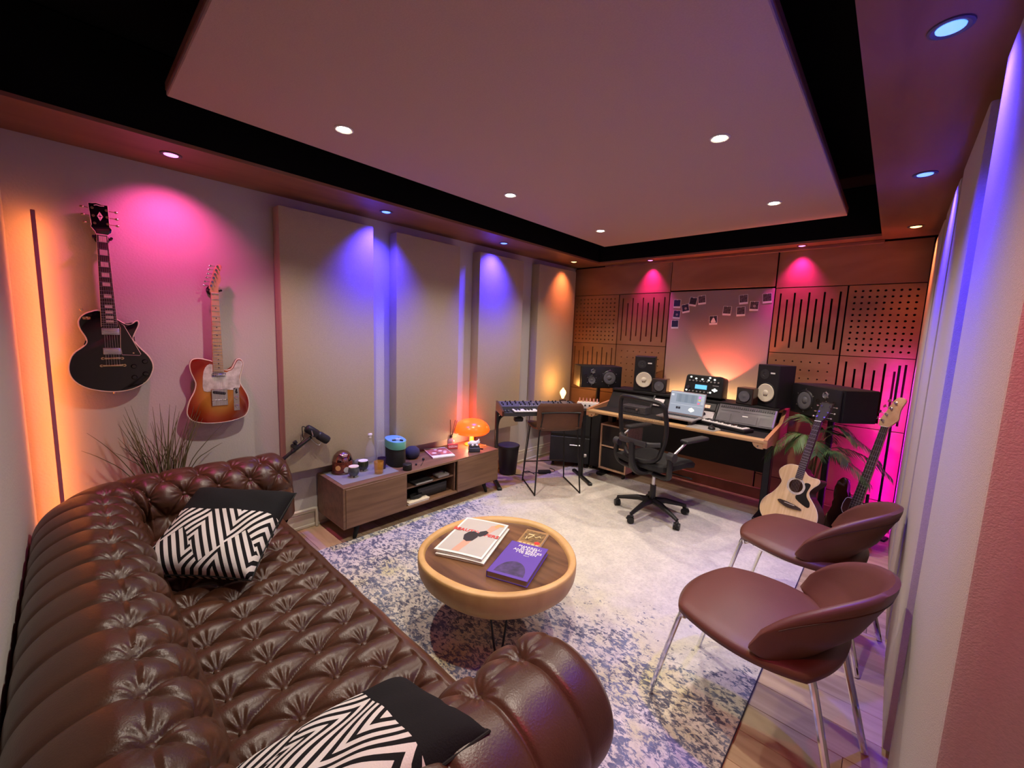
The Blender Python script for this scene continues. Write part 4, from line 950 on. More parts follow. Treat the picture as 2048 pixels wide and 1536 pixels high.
obj('glass', MB().lathe([(0, 0.0), (0.030, 0.0), (0.032, 0.004), (0.037, 0.095), (0.0355, 0.095), (0.031, 0.014), (0, 0.012)], 24), M_['amber'], t)
t = thing('tumbler', 'dark purple glass tumbler behind the amber one', 'glass', at_(-2.905, 1.648))
obj('glass', MB().lathe([(0, 0.0), (0.028, 0.0), (0.030, 0.004), (0.034, 0.090), (0.0325, 0.090), (0.029, 0.010), (0, 0.008)], 24), M_['purple_glass'], t)
t = thing('carafe', 'tall clear glass bottle with stopper against the panel gap', 'bottle', at_(-3.055, 1.625))
obj('glass', MB().lathe([(0, 0), (0.050, 0), (0.052, 0.01), (0.050, 0.08), (0.036, 0.15), (0.016, 0.20), (0.014, 0.235), (0.018, 0.24)], 24), M_['glass'], t)
obj('stopper', MB().lathe([(0.013, 0.225), (0.014, 0.245), (0.020, 0.25), (0.018, 0.262), (0, 0.265)], 20), M_['white'], t)
t = thing('sugar_bowl', 'small lidded glass bowl behind the candles', 'bowl', at_(-3.068, 1.520))
obj('bowl', MB().lathe([(0, 0), (0.022, 0.0), (0.034, 0.02), (0.036, 0.045), (0.030, 0.058)], 24), M_['glass'], t); obj('lid', MB().lathe([(0.034, 0.058), (0.022, 0.070), (0.006, 0.076), (0.007, 0.084), (0.011, 0.092), (0.007, 0.10), (0, 0.102)], 20), M_['glass'], t)
t = thing('vase', 'tall square clear glass vase left of the teal canister', 'vase', at_(-3.075, 1.755, ZC))
obj('glass', MB().box((0, 0, 0.003), (0.060, 0.060, 0.006)).box((0.028, 0, 0.09), (0.003, 0.060, 0.18)).box((-0.028, 0, 0.09), (0.003, 0.060, 0.18)).box((0, 0.028, 0.09), (0.053, 0.003, 0.18)).box((0, -0.028, 0.09), (0.053, 0.003, 0.18)), M_['glass'], t)
t = thing('oval_canister', 'black oval canister with a teal band and blue lid on the console', 'canister', at_(-2.955, 1.80, ZC), math.radians(-12))
def oval(a, b): return [(a*math.copysign(abs(math.cos(q))**0.85, math.cos(q)), b*math.copysign(abs(math.sin(q))**0.85, math.sin(q))) for q in [2*PI*k/40 for k in range(40)]]
obj('body', MB().prism(oval(0.125, 0.070), 0, 0.148, bev=0.004), M_['black_matte'], t)
obj('band', MB().prism(oval(0.129, 0.074), 0.146, 0.208, bev=0.002), mat('teal_band', (0.12, 0.42, 0.34), 0.5, noise=0.06), t)
obj('lid', MB().prism(oval(0.127, 0.072), 0.206, 0.2115, bev=0.002), mat('blue_lid', (0.16, 0.40, 0.72), 0.4, noise=0.05), t)
kn = obj('lid_knob', MB().cyl((0.065, 0, 0.211), (0.065, 0, 0.226), 0.020, 0.022), mat('pale_blue', (0.45, 0.58, 0.78), 0.4, noise=0.05), t)
mb = MB()
for a in (0.6, 2.7, 4.6): mb.box((0.034, 0, 0), (0.030, 0.014, 0.012), 0.004, M=T(0.065, 0, 0.218) @ RZ(a))
_k = obj('knob_prongs', mb, M_['black'], t); _k['kind'] = 'stuff'

t = thing('small_jar', 'small round black jar at the console front edge', 'jar', at_(-2.752, 1.785, ZC)); obj('jar', MB().lathe([(0, 0), (0.034, 0), (0.036, 0.004), (0.036, 0.034)], 24), M_['black_matte'], t); obj('lid', MB().lathe([(0.037, 0.034), (0.037, 0.048), (0.034, 0.051), (0, 0.051)], 24), M_['black'], t)
t = thing('smart_speaker', 'round navy fabric speaker behind the black canister', 'speaker', at_(-2.985, 1.985, ZC)); obj('body', MB().lathe([(0, 0), (0.040, 0.002), (0.060, 0.022), (0.066, 0.052), (0.058, 0.082), (0.036, 0.101), (0, 0.106)], 28), mat('navy_knit', (0.03, 0.03, 0.075), 0.9, noise=0.3, nscale=200), t); obj('base_ring', MB().lathe([(0.038, 0.0), (0.042, 0.004), (0.05, 0.010)], 28), M_['black'], t)
t = thing('corded_accessory', 'tiny black accessory with a thin cord on the console top', 'accessory', at_(-2.80, 1.90, ZC)); obj('bud', MB().sphere((0, 0, 0.008), 0.009, 8), M_['black'], t); obj('bud', MB().sphere((-0.075, 0.125, 0.009), 0.011, 8), M_['black'], t); obj('cord', MB().tube(smooth_line([(-0.075, 0.125, 0.005), (-0.03, 0.09, 0.003), (0.015, 0.045, 0.003), (0.04, 0.02, 0.003)], 5), 0.0022, 6), M_['black'], t)
cm, am, wm, hm = quad_frame([(-3.10, 2.225), (-3.03, 2.42), (-2.80, 2.27), (-2.86, 2.075)], 0)
t = thing('photo_book', 'glossy pink and white photo magazine on the console top', 'magazine', (cm.x, cm.y, ZC), am)
obj('pages', MB().box((0, 0, 0.006), (wm, hm, 0.011), 0.001), M_['paper'], t); obj('spine', MB().box((-wm/2-0.0012, 0, 0.0065), (0.002, hm, 0.013)), flat('spine_pink', (0.55, 0.18, 0.22)), t)
obj('cover_picture', MB().box((0, 0.02, 0.0120), (wm*0.96, hm*0.74, 0.0006)), mat('crowd_print', (0.60, 0.16, 0.14), 0.3, noise=0.9, nscale=26, col2=(0.10, 0.07, 0.09)), t)
mb = MB()
for u, v, r in ((0.1, 0.05, 0.020), (0.28, -0.05, 0.018), (-0.25, -0.12, 0.022), (0.2, -0.2, 0.016), (-0.05, 0.22, 0.016)): mb.cyl((u*wm, v*hm+0.02, 0.0122), (u*wm, v*hm+0.02, 0.0128), r, seg=14)
obj('cover_faces', mb, flat('print_pale', (0.80, 0.62, 0.60)), t); obj('cover_title', MB().box((0, hm*0.43, 0.0120), (wm*0.9, hm*0.09, 0.0006)), flat('title_white', (0.8, 0.78, 0.8)), t)
t = thing('perfume_box', 'small red box with pink lettering in front of the reed diffuser', 'box', at_(-2.985, 2.435, ZC), math.radians(62)); obj('carton', MB().box((0, 0, 0.024), (0.098, 0.030, 0.048), 0.002), flat('box_red', (0.55, 0.06, 0.05)), t)
text_mesh('OZON', 0.027, flat('box_pink', (0.9, 0.6, 0.62)), t, 'lettering', 0.0004, T(0, -0.0154, 0.025) @ RX(PI/2), bold=0.0015)
t = thing('reed_diffuser', 'glass reed diffuser with dark reeds beside the orange lamp', 'diffuser', at_(-3.045, 2.462, ZC))
obj('bottle', MB().lathe([(0, 0), (0.034, 0), (0.036, 0.006), (0.036, 0.062), (0.030, 0.076), (0.014, 0.086), (0.013, 0.102), (0.016, 0.104)], 22), mat('peach_glass', (0.75, 0.42, 0.34), 0.1, trans=0.4, noise=0.05), t)
obj('collar', MB().cyl((0, 0, 0.096), (0, 0, 0.116), 0.016, seg=16), M_['mahog'], t)
for dx, dy in ((-0.05, -0.062), (-0.03, -0.03), (0.0, -0.012), (0.02, 0.032), (-0.01, 0.052), (0.03, 0.048)):
    obj('reed', MB().cyl((-dx*0.3, -dy*0.3, 0.02), (dx, dy, 0.272-abs(dy)*0.2), 0.0022, seg=6), M_['rosewood'], t)
t = thing('mushroom_lamp', 'glowing orange mushroom lamp at the far end of the console', 'lamp', at_(-2.985, 2.675, ZC))
og = mat('orange_glow', (0.85, 0.16, 0.015), 0.25, emit=(1.0, 0.048, 0.003), estr=2.6, coat=0.2, noise=0.04)
obj('foot', MB().lathe([(0, 0), (0.070, 0), (0.074, 0.006), (0.060, 0.018), (0.028, 0.028), (0, 0.028)], 28), og, t)
obj('stem', MB().lathe([(0.026, 0.026), (0.023, 0.06), (0.023, 0.10), (0.030, 0.128)], 20), og, t)
obj('shade', MB().lathe([(0.030, 0.118), (0.10, 0.112), (0.150, 0.118), (0.172, 0.138), (0.176, 0.158), (0.168, 0.186), (0.145, 0.218), (0.105, 0.244), (0.055, 0.258), (0, 0.262)], 40), og, t)
lp = bpy.data.lights.new('bulb', 'POINT'); lp.energy = 1.2; lp.color = (1.0, 0.10, 0.03); lp.shadow_soft_size = 0.05
lo = bpy.data.objects.new('bulb', lp); COL.objects.link(lo); lo.parent = t; lo.location = (-0.055, -0.06, 0.33)
lp = bpy.data.lights.new('under_bulb', 'POINT'); lp.energy = 3.6; lp.color = (1.0, 0.70, 0.42); lp.shadow_soft_size = 0.03
lo = bpy.data.objects.new('under_bulb', lp); COL.objects.link(lo); lo.parent = t; lo.location = (0.045, -0.05, 0.095)
t = thing('figurine', 'white animal figurine lying on a dark block in front of the lamp', 'ornament', at_(-2.790, 2.535, ZC), math.radians(58))
obj('plinth', MB().box((0, 0, 0.022), (0.105, 0.075, 0.044), 0.008, seg=3).box((0, 0.008, 0.050), (0.098, 0.055, 0.022), 0.008, seg=3), mat('slate_block', (0.05, 0.055, 0.075), 0.4, noise=0.3, nscale=15), t)
obj('animal', MB().sphere((-0.01, 0.005, 0.080), 0.026, 14, sc=(1.7, 1.0, 0.85)).sphere((0.036, 0.0, 0.088), 0.019, 12, sc=(1, 1, 1)).tube([(0.040, -0.010, 0.10), (0.044, -0.012, 0.120)], [0.008, 0.002], 8).tube([(0.040, 0.010, 0.10), (0.044, 0.012, 0.118)], [0.008, 0.002], 8).sphere((-0.045, 0.01, 0.074), 0.018, 10).sphere((0.02, -0.024, 0.066), 0.012, 8).sphere((-0.02, -0.024, 0.066), 0.012, 8), M_['white'], t)
t = thing('bottle_opener', 'orange loop opener lying beside the figurine', 'opener', at_(-2.822, 2.665, ZC), math.radians(35)); obj('loop', MB().tube(smooth_line([(-0.045, 0.0, 0.006), (-0.01, 0.022, 0.020), (0.035, 0.014, 0.028), (0.035, -0.014, 0.028), (-0.01, -0.022, 0.020)], 5, closed=True), 0.0045, 8, closed=True), flat('copper_orange', (0.65, 0.24, 0.08), 0.3), t); obj('handle', MB().tube([(-0.045, -0.035, 0.007), (0.02, -0.045, 0.007)], 0.007, 8), M_['mahog'], t)

t = thing('waste_bin', 'black round waste bin between the console and the keyboard stand', 'bin', (-2.985, 3.22, 0))
obj('bin', MB().lathe([(0, 0.0), (0.088, 0.0), (0.092, 0.006), (0.116, 0.30), (0.122, 0.305), (0.122, 0.320), (0.116, 0.322)], 32), M_['black'], t)
obj('liner_lid', MB().lathe([(0.117, 0.318), (0.11, 0.326), (0.03, 0.338), (0, 0.338)], 32), mat('dark_lid', (0.03, 0.028, 0.045), 0.55, noise=0.1), t)

# ------------------------------------------------------------------ keyboard corner
KA = math.atan2(0.83, 0.56)          # long axis of the keyboard stand
ks = thing('keyboard_stand', 'black folding keyboard stand with curved side frames', 'stand', (-2.59, 3.295, 0), KA)   # local x along the keys, -y towards the player
for s in (-1, 1):
    x = s*0.475
    fo = obj('side_frame', MB().box((x, 0, 0.028), (0.035, 0.45, 0.022), 0.004).box((x, -0.21, 0.018), (0.045, 0.05, 0.036), 0.008).box((x, 0.21, 0.018), (0.045, 0.05, 0.036), 0.008)
             .box((x, 0.03, 0.385), (0.032, 0.045, 0.71), 0.004).box((x-s*0.04, 0.03, 0.735), (0.11, 0.045, 0.03), 0.004), M_['black_metal'], ks)
    obj('arch_brace', MB().tube(smooth_line([(x, 0.03, 0.56), (x-s*0.02, 0.03, 0.66), (x-s*0.07, 0.03, 0.71), (x-s*0.15, 0.03, 0.735)], 6), 0.016, 8), M_['black_metal'], ks)
    obj('clamp_knob', MB().cyl((x+s*0.016, 0.03, 0.25), (x+s*0.045, 0.03, 0.25), 0.02, seg=14), M_['silver'], ks)
    obj('support_arm', MB().box((s*0.30, -0.04, 0.742), (0.05, 0.32, 0.028), 0.006).box((s*0.30, -0.185, 0.757), (0.05, 0.022, 0.03), 0.008), M_['black_metal'], ks)
obj('cross_rail', MB().box((0, 0.03, 0.728), (0.95, 0.045, 0.03), 0.005).box((-0.30, -0.17, 0.705), (0.09, 0.05, 0.045), 0.01), M_['black_metal'], ks)
obj('label_plate', MB().box((-0.30, -0.197, 0.742), (0.12, 0.003, 0.020)), M_['mid_grey'], ks)

def keybed(root, w, n_oct, y0, y1, z, first=0, wm='white', bm='black'):
    n = n_oct*7+1; kw = w/n; mb = MB()
    for k in range(n): obj('white_key', MB().box(((-w/2+kw*(k+0.5)), (y0+y1)/2, z), (kw*0.93, y1-y0, 0.010), 0.0012), M_[wm], root)
    for k in range(n-1):
        if k % 7 in (0, 1, 3, 4, 5): obj('black_key', MB().box((-w/2+kw*(k+1), y0+(y1-y0)*0.66, z+0.008), (kw*0.55, (y1-y0)*0.62, 0.012), 0.0015), M_[bm], root)
sy = thing('synthesizer', 'long analogue synthesizer with dark knobs and wooden cheeks on the stand', 'synthesizer', (-2.485, 3.105, 0.772), KA)
mb = MB(); sl, sd = 0.80, 0.31
mb.prism([(-sd/2, 0.0), (sd/2, 0.0), (sd/2, 0.088), (-0.02, 0.062), (-0.03, 0.030), (-sd/2, 0.030)], -sl/2+0.012, sl/2-0.012, M=Matrix(((0, 0, 1, 0), (1, 0, 0, 0), (0, 1, 0, 0), (0, 0, 0, 1))))
obj('case', mb, M_['dark_grey'], sy)
for s in (-1, 1):
    mb = MB(); mb.prism([(-sd/2-0.004, 0.0), (sd/2, 0.0), (sd/2, 0.096), (-0.02, 0.075), (-sd/2-0.004, 0.046)], -0.010, 0.010, M=T(s*(sl/2-0.004), 0, 0) @ Matrix(((0, 0, 1, 0), (1, 0, 0, 0), (0, 1, 0, 0), (0, 0, 0, 1))))
    obj('wooden_cheek', mb, M_['mahog'], sy)
pm = T(0, 0.0675, 0.0755) @ RX(math.atan2(0.026, 0.175))
obj('panel', MB().box((0, 0, 0.001), (sl-0.035, 0.165, 0.002), M=pm), mat('panel_blue_grey', (0.075, 0.075, 0.11), 0.4, noise=0.1), sy)
kme = MB().lathe([(0.0075, 0), (0.007, 0.010), (0.005, 0.014), (0, 0.014)], 10).mesh('knob', M_['black'])
kmg = MB().lathe([(0.0065, 0), (0.006, 0.009), (0, 0.010)], 10).mesh('knob', M_['mid_grey'])
rr = random.Random(3)
for i in range(17):
    for j in range(3):
        if rr.random() < 0.16: continue
        k = bpy.data.objects.new('knob', kmg if rr.random() < 0.22 else kme); COL.objects.link(k); k.parent = sy
        k.matrix_local = pm @ T(-0.355+i*0.0437+rr.uniform(-.006, .006), -0.030+j*0.045, 0.002)
mb = MB()
for i in range(24): mb.box((-0.20+i*0.0215, -0.066, 0.004), (0.012, 0.014, 0.005), M=pm)
obj('step_buttons', mb, M_['mid_grey'], sy)
obj('display', MB().box((0.27, -0.062, 0.003), (0.17, 0.022, 0.002), M=pm), M_['mid_grey'], sy)
kb = obj('keybed', MB().box((0.045, -0.095, 0.034), (0.68, 0.122, 0.006)), M_['black'], sy)
keybed(kb, 0.665, 3, -0.153, -0.038, 0.042); 
for c in kb.children: c.location.x += 0.045
for x in (-0.335, -0.365): obj('wheel', MB().cyl((x-0.008, -0.09, 0.03), (x+0.008, -0.09, 0.03), 0.022, seg=20), M_['black'], sy)

# filing cabinet with a bulb lamp on it, smaller white synth, black tower
fa = math.atan2(0.49, 0.87)
fc = thing('steel_cabinet', 'low black steel cabinet with a slim grey handle behind the stool', 'cabinet', (-2.730, 4.050, 0), fa)
obj('carcass', MB().box((0, 0.01, 0.375), (0.46, 0.36, 0.63), 0.004), M_['black_metal'], fc)
for z, h in ((0.54, 0.29), (0.215, 0.30)): dr = obj('drawer', MB().box((0, -0.178, z), (0.45, 0.018, h), 0.004), mat('cabinet_front', (0.016, 0.018, 0.018), 0.5, noise=0.15), fc); obj('handle', MB().box((0.08, -0.194, z+0.06), (0.16, 0.012, 0.012), 0.003), M_['silver'], dr)
for sx in (-0.19, 0.19):
    for sy_ in (-0.13, 0.15): obj('castor', MB().cyl((sx-0.012, sy_, 0.026), (sx+0.012, sy_, 0.026), 0.026, seg=14).box((sx, sy_, 0.055), (0.02, 0.03, 0.02)), M_['black'], fc)
t = thing('white_block', 'small cream block under the glowing bulb lamp', 'block', (-2.865, 4.005, 0.6905), fa); obj('block', MB().box((0, 0, 0.016), (0.13, 0.06, 0.032), 0.003), M_['white'], t); obj('corner_piece', MB().box((-0.085, 0.0, 0.020), (0.04, 0.05, 0.040), 0.003), M_['ivory'], t)
t = thing('bulb_lamp', 'bare glowing filament bulb on a dark wooden socket block', 'lamp', (-2.855, 4.005, 0.7228), fa)
obj('socket_block', MB().box((0, 0, 0.022), (0.075, 0.055, 0.044), 0.003), M_['rosewood'], t); obj('socket', MB().lathe([(0.018, 0.044), (0.018, 0.056), (0.015, 0.060)], 18), M_['gold'], t)
obj('glass_bulb', MB().lathe([(0.014, 0.058), (0.017, 0.075), (0.032, 0.105), (0.038, 0.128), (0.032, 0.150), (0.018, 0.166), (0.010, 0.178), (0.006, 0.186), (0, 0.188)], 24), mat('glowing_bulb', (0.9, 0.6, 0.3), 0.2, emit=(1.0, 0.50, 0.16), estr=5.0, noise=0.02), t)
lp = bpy.data.lights.new('filament', 'POINT'); lp.energy = 4.5; lp.color = (1.0, 0.44, 0.10); lp.shadow_soft_size = 0.045
lo = bpy.data.objects.new('filament', lp); COL.objects.link(lo); lo.parent = t; lo.location = (0, 0, 0.24)
wt = thing('speaker_tower', 'slim black tower standing left of the desk corner', 'tower', (-2.405, 4.13, 0), 0.20)
obj('case', MB().box((0, 0.05, 0.375), (0.125, 0.30, 0.65), 0.004), mat('tower_black', (0.016, 0.02, 0.019), 0.6, noise=0.15), wt); obj('front_grille', MB().box((0, -0.103, 0.375), (0.115, 0.008, 0.63), 0.003), M_['black_matte'], wt)
for sx in (-0.04, 0.04): obj('castor', MB().cyl((sx-0.012, -0.05, 0.025), (sx+0.012, -0.05, 0.025), 0.025, seg=14).box((sx, -0.05, 0.045), (0.02, 0.03, 0.02)), M_['black'], wt)
obj('castor', MB().cyl((-0.012, 0.15, 0.025), (0.012, 0.15, 0.025), 0.025, seg=14).box((0, 0.15, 0.045), (0.02, 0.03, 0.02)), M_['black'], wt)
wsy = thing('mini_synth', 'small white synthesizer with pink sliders beside the long one', 'synthesizer', (-2.520, 4.045, 0.6905), 0.42)
obj('stand_plate', MB().box((0, 0, 0.008), (0.20, 0.16, 0.016), 0.003), M_['black'], wsy)
obj('case', MB().box((0, 0, 0.055), (0.24, 0.12, 0.075), 0.006, seg=2), M_['white'], wsy)
mb = MB()
for k in range(4): obj('knob', MB().cyl((-0.075+k*0.05, -0.06, 0.058), (-0.075+k*0.05, -0.072, 0.058), 0.010, seg=12), M_['dark_grey' if k else 'mid_grey'], wsy)
for k in range(6): obj('slider_cap', MB().tube([(-0.10+k*0.04, 0.0, 0.092), (-0.10+k*0.04, 0.0, 0.135)], [0.011, 0.006], 8), flat('slider_pink', (0.75, 0.36, 0.30)) if k == 0 else bpy.data.materials['slider_pink'], wsy)

# bar stool
st = thing('bar_stool', 'tan leather bar stool with black wire sled legs at the keyboard', 'stool', (-2.411, 3.241, 0.010), KA)   # back towards -y
hw, hd = 0.228, 0.226
pad = lambda x, y, z: Vector((x, y, z))
for s in (-1, 1):
    x = s*hw
    obj('sled_leg', MB().tube(smooth_line([pad(s*0.185, 0.175, 0.60), pad(x, hd, 0.03), pad(x, hd-0.012, 0.008), pad(x, hd-0.03, 0.0065)], 4)+smooth_line([pad(x, -hd+0.03, 0.0065), pad(x, -hd+0.012, 0.008), pad(x, -hd, 0.03), pad(s*0.195, -0.175, 0.58), pad(s*0.190, -0.185, 0.62), pad(s*0.180, -0.20, 0.79)], 4), 0.0075, 8), M_['black_metal'], st)
obj('foot_rail', MB().tube([pad(-hw+0.012, hd-0.02, 0.20), pad(hw-0.012, hd-0.02, 0.20)], 0.0065, 8), M_['black_metal'], st)
obj('back_loop', MB().tube(smooth_line([pad(-0.188, -0.19, 0.64), pad(-0.182, -0.222, 0.775), pad(-0.165, -0.225, 0.80), pad(0.165, -0.225, 0.80), pad(0.182, -0.222, 0.775), pad(0.188, -0.19, 0.64)], 5), 0.0075, 8), M_['black_metal'], st)
def seatf(i, j):
    u = -1+2*i/24; t = j/40
    if t < 0.5: y, z = 0.205-0.36*(t/0.5), 0.625-0.018*math.sin(PI*t/0.5)
    elif t < 0.66: a = (t-0.5)/0.16*PI/2*0.92; y, z = -0.155-0.045*math.sin(a), 0.670-0.045*math.cos(a)
    else: q = (t-0.66)/0.34; y, z = -0.199-0.022*q, 0.672+0.215*q
    wv = 0.218 if t < 0.5 else 0.218+0.012*min(1, (t-0.5)/0.3)
    e = 1.0
    if t < 0.06: e = 0.86+0.14*math.sqrt(t/0.06)
    if t > 0.93: e = 1-0.14*((t-0.93)/0.07)**2
    cup = 0.020*u*u
    return Vector((u*wv*e, y+(cup if t > 0.6 else 0), z+(cup*0.6 if t <= 0.6 else 0)))
def thick(fn, nu, nv, th):
    """solid pad round a sheet"""
    def nrm(i, j):
        a = fn(min(i+1, nu-1), j)-fn(max(i-1, 0), j); b = fn(i, min(j+1, nv-1))-fn(i, max(j-1, 0)); return a.cross(b).normalized()
    mb = MB()
    def e(i, j):
        q = min(i, nu-1-i, j, nv-1-j); return th*(0.45 if q == 0 else 0.8 if q == 1 else 1)
    A = [[mb.bm.verts.new(fn(i, j)+nrm(i, j)*e(i, j)/2) for j in range(nv)] for i in range(nu)]
    B = [[mb.bm.verts.new(fn(i, j)-nrm(i, j)*e(i, j)/2) for j in range(nv)] for i in range(nu)]
    for i in range(nu-1):
        for j in range(nv-1):
            mb.bm.faces.new((A[i][j], A[i+1][j], A[i+1][j+1], A[i][j+1])); mb.bm.faces.new((B[i][j], B[i][j+1], B[i+1][j+1], B[i+1][j]))
    bd = [(i, 0) for i in range(nu)]+[(nu-1, j) for j in range(1, nv)]+[(i, nv-1) for i in range(nu-2, -1, -1)]+[(0, j) for j in range(nv-2, 0, -1)]
    for k in range(len(bd)):
        a, b = bd[k], bd[(k+1) % len(bd)]; mb.bm.faces.new((A[a[0]][a[1]], B[a[0]][a[1]], B[b[0]][b[1]], A[b[0]][b[1]]))
    return mb
obj('seat_and_back', thick(seatf, 25, 41, 0.030), M_['leather_stool'], st, sharp=70)

# cables and power brick on the floor by the stool
t = thing('power_brick', 'black power brick with cables on the floor by the stool', 'adapter', (-2.70, 3.515, 0), 0.9); obj('brick', MB().box((0, 0, 0.018), (0.14, 0.06, 0.034), 0.005, seg=2), M_['black'], t)
obj('lead', MB().tube(smooth_line([(-0.07, 0, 0.014), (-0.13, 0.01, 0.006), (-0.17, 0.07, 0.005), (-0.24, 0.03, 0.005), (-0.25, -0.05, 0.005), (-0.34, -0.02, 0.005), (-0.36, 0.08, 0.005)], 6), 0.0045, 6), M_['black'], t)
obj('lead', MB().tube(smooth_line([(0.07, 0, 0.014), (0.12, 0.03, 0.006), (0.14, 0.10, 0.005), (0.10, 0.16, 0.005)], 6), 0.0045, 6), M_['black'], t)
tag(obj('hanging_cable', MB().tube(smooth_line([(-2.70, 3.22, 0.72), (-2.735, 3.24, 0.50), (-2.80, 3.28, 0.22), (-2.84, 3.33, 0.03), (-2.82, 3.42, 0.006), (-2.75, 3.40, 0.006)], 8), 0.0035, 6), M_['black']), 'thin black cable hanging from the synthesizer to the floor', 'cable')
tag(obj('lamp_cable', MB().tube(smooth_line([(-3.03, 2.79, 0.62), (-3.06, 2.80, 0.50), (-3.10, 2.80, 0.34), (-3.13, 2.81, 0.05), (-3.12, 2.9, 0.006)], 8), 0.0035, 6), M_['black']), 'thin black cable hanging down behind the end of the console', 'cable')

# ------------------------------------------------------------------ studio desk
dk = thing('studio_desk', 'oak-edged studio desk with angled side panels and black top against back wall', 'desk', (-1.485, 4.10, 0))
def D(x, y, z): return (x+1.485, y-4.10, z)
DX0, DX1 = -2.32, -0.65
obj('front_edge', MB().box(D((DX0+DX1)/2, 3.742, 0.752), (DX1-DX0-0.002, 0.095, 0.026), 0.004, seg=2), M_['desk_wood'], dk)
obj('desktop', MB().box(D((DX0+DX1)/2, 4.135, 0.751), (DX1-DX0-0.06, 0.69, 0.024), 0.002), M_['black_matte'], dk)
sp_ = [(3.695, 0.705), (3.695, 0.772), (3.74, 0.782), (4.21, 0.826), (4.235, 0.836), (4.36, 0.925), (4.385, 0.934), (4.52, 0.945), (4.52, 0.60), (4.36, 0.60), (3.86, 0.70)]
for x in (DX0+0.014, DX1-0.014):
    mb = MB(); mb.prism([(y-4.10, z) for y, z in sp_], -0.014, 0.014, M=T(x+1.485, 0, 0) @ Matrix(((0, 0, 1, 0), (1, 0, 0, 0), (0, 1, 0, 0), (0, 0, 0, 1))), bev=0.002); obj('side_panel', mb, M_['desk_side'], dk)
for s, x in ((1, DX0+0.05), (-1, DX1-0.05)):
    mb = MB(); mb.prism([(0, 0), (0.055*s, 0), (0.053*s, -0.012), (0.042*s, -0.030), (0.018*s, -0.045), (-0.022*s, -0.045), (-0.022*s, 0)], -0.045, 0.045, M=T(x+1.485, 3.745-4.10, 0.739) @ RX(PI/2)); obj('corner_block', mb, M_['desk_wood'], dk)
    obj('corner_bolt', MB().cyl((x+1.485+0.015*s, 3.7-4.10, 0.715), (x+1.485+0.015*s, 3.695-4.10, 0.715), 0.006, seg=10), M_['chrome'], dk)
obj('top_shelf', MB().box(D((DX0+DX1)/2, 4.310, 0.953), (DX1-DX0-0.058, 0.28, 0.022), 0.002), M_['black_matte'], dk)
obj('bay_back', MB().quad([D(DX0+0.03, 4.06, 0.764), D(DX1-0.03, 4.06, 0.764), D(DX1-0.03, 4.20, 0.942), D(DX0+0.03, 4.20, 0.942)]).box(D((DX0+DX1)/2, 4.50, 0.84), (DX1-DX0-0.06, 0.012, 0.10)), M_['black_matte'], dk)
for x in (-1.79, -1.40, -1.165):
    mb = MB(); mb.prism([(4.02-4.10, 0.764), (4.17-4.10, 0.942), (4.20-4.10, 0.942), (4.10-4.10, 0.764)], -0.008, 0.008, M=T(x+1.485, 0, 0) @ Matrix(((0, 0, 1, 0), (1, 0, 0, 0), (0, 1, 0, 0), (0, 0, 0, 1)))); obj('bay_divider', mb, M_['black'], dk)
for x in (DX0+0.07, DX1-0.055):
    lg = obj('leg', MB().box(D(x, 4.14, 0.37), (0.055, 0.10, 0.70), 0.004).box(D(x, 4.16, 0.022), (0.07, 0.50, 0.044), 0.006), M_['black_metal'], dk)
obj('modesty_panel', MB().box(D(-1.485, 4.34, 0.53), (1.46, 0.018, 0.40)), M_['black_matte'], dk)
obj('stretcher', MB().box(D(-1.485, 4.16, 0.70), (1.52, 0.05, 0.06)), M_['black_metal'], dk)
obj('led_strip', MB().box(D(-1.385, 4.478, 0.925), (0.96, 0.012, 0.006)), emis('warm_led', (1.0, 0.66, 0.28), 60), dk)

# slanted bay frame: x right, y up the slope, z out
bs = math.atan2(0.942-0.764, 0.14)
def bay(x): return T(x, 4.063, 0.768) @ RX(bs)
def baything(name, label, cat, x, lift=0.0):
    t = thing(name, label, cat); t.matrix_world = bay(x) @ T(0, 0.015, 0.004+lift); return t
t = baything('rack_module', 'wide dark grey hardware unit with a row of keys in the right desk bay', 'rack unit', -0.915)
obj('face', MB().box((0, 0.095, 0.015), (0.47, 0.19, 0.03), 0.004, seg=2), M_['grey'], t)
mb = MB()
for k in range(26): obj('key', MB().box((-0.212+k*0.017, 0.165, 0.0325), (0.010, 0.022, 0.007), 0.001), M_['dark_grey'], t)
for a, b, c_, d_ in ((-0.13, 0.125, 0.16, 0.003), (0.09, 0.125, 0.22, 0.003)): obj('groove', MB().box((a, b, 0.0302), (c_, d_, 0.002)), M_['black'], t)
for a, w_ in ((-0.165, 0.10), (0.0, 0.20), (0.17, 0.10)): obj('cover_plate', MB().box((a, 0.055, 0.031), (w_, 0.085, 0.004), 0.002), M_['grey'], t)
obj('name_plate', MB().box((0.0, 0.085, 0.0335), (0.045, 0.010, 0.001)), M_['silver'], t)
obj('side_cap', MB().box((0.225, 0.10, 0.0315), (0.012, 0.17, 0.003)), mat('violet_cap', (0.12, 0.02, 0.30), 0.4, noise=0.1), t)  # plain violet strip along the right end of the unit
t = baything('compressor', 'white rack unit with two black knobs beside the laptop', 'rack unit', -1.283, 0.004)
obj('face', MB().box((0, 0.045, 0.012), (0.215, 0.088, 0.022), 0.002), M_['white'], t)
for a in (-0.055, 0.025): obj('knob', MB().lathe([(0.013, 0), (0.012, 0.016), (0.009, 0.019), (0, 0.019)], 16, c=(a, 0.052, 0.023)), M_['black'], t)
for a, b in ((-0.10, 0.012), (0.10, 0.012), (0.10, 0.078), (-0.10, 0.078)): obj('rack_screw', MB().cyl((a, b, 0.022), (a, b, 0.0255), 0.004, seg=8), M_['dark_grey'], t)
t = baything('meter_unit', 'black rack unit with two orange lit meters above the white unit', 'rack unit', -1.283, 0.004)
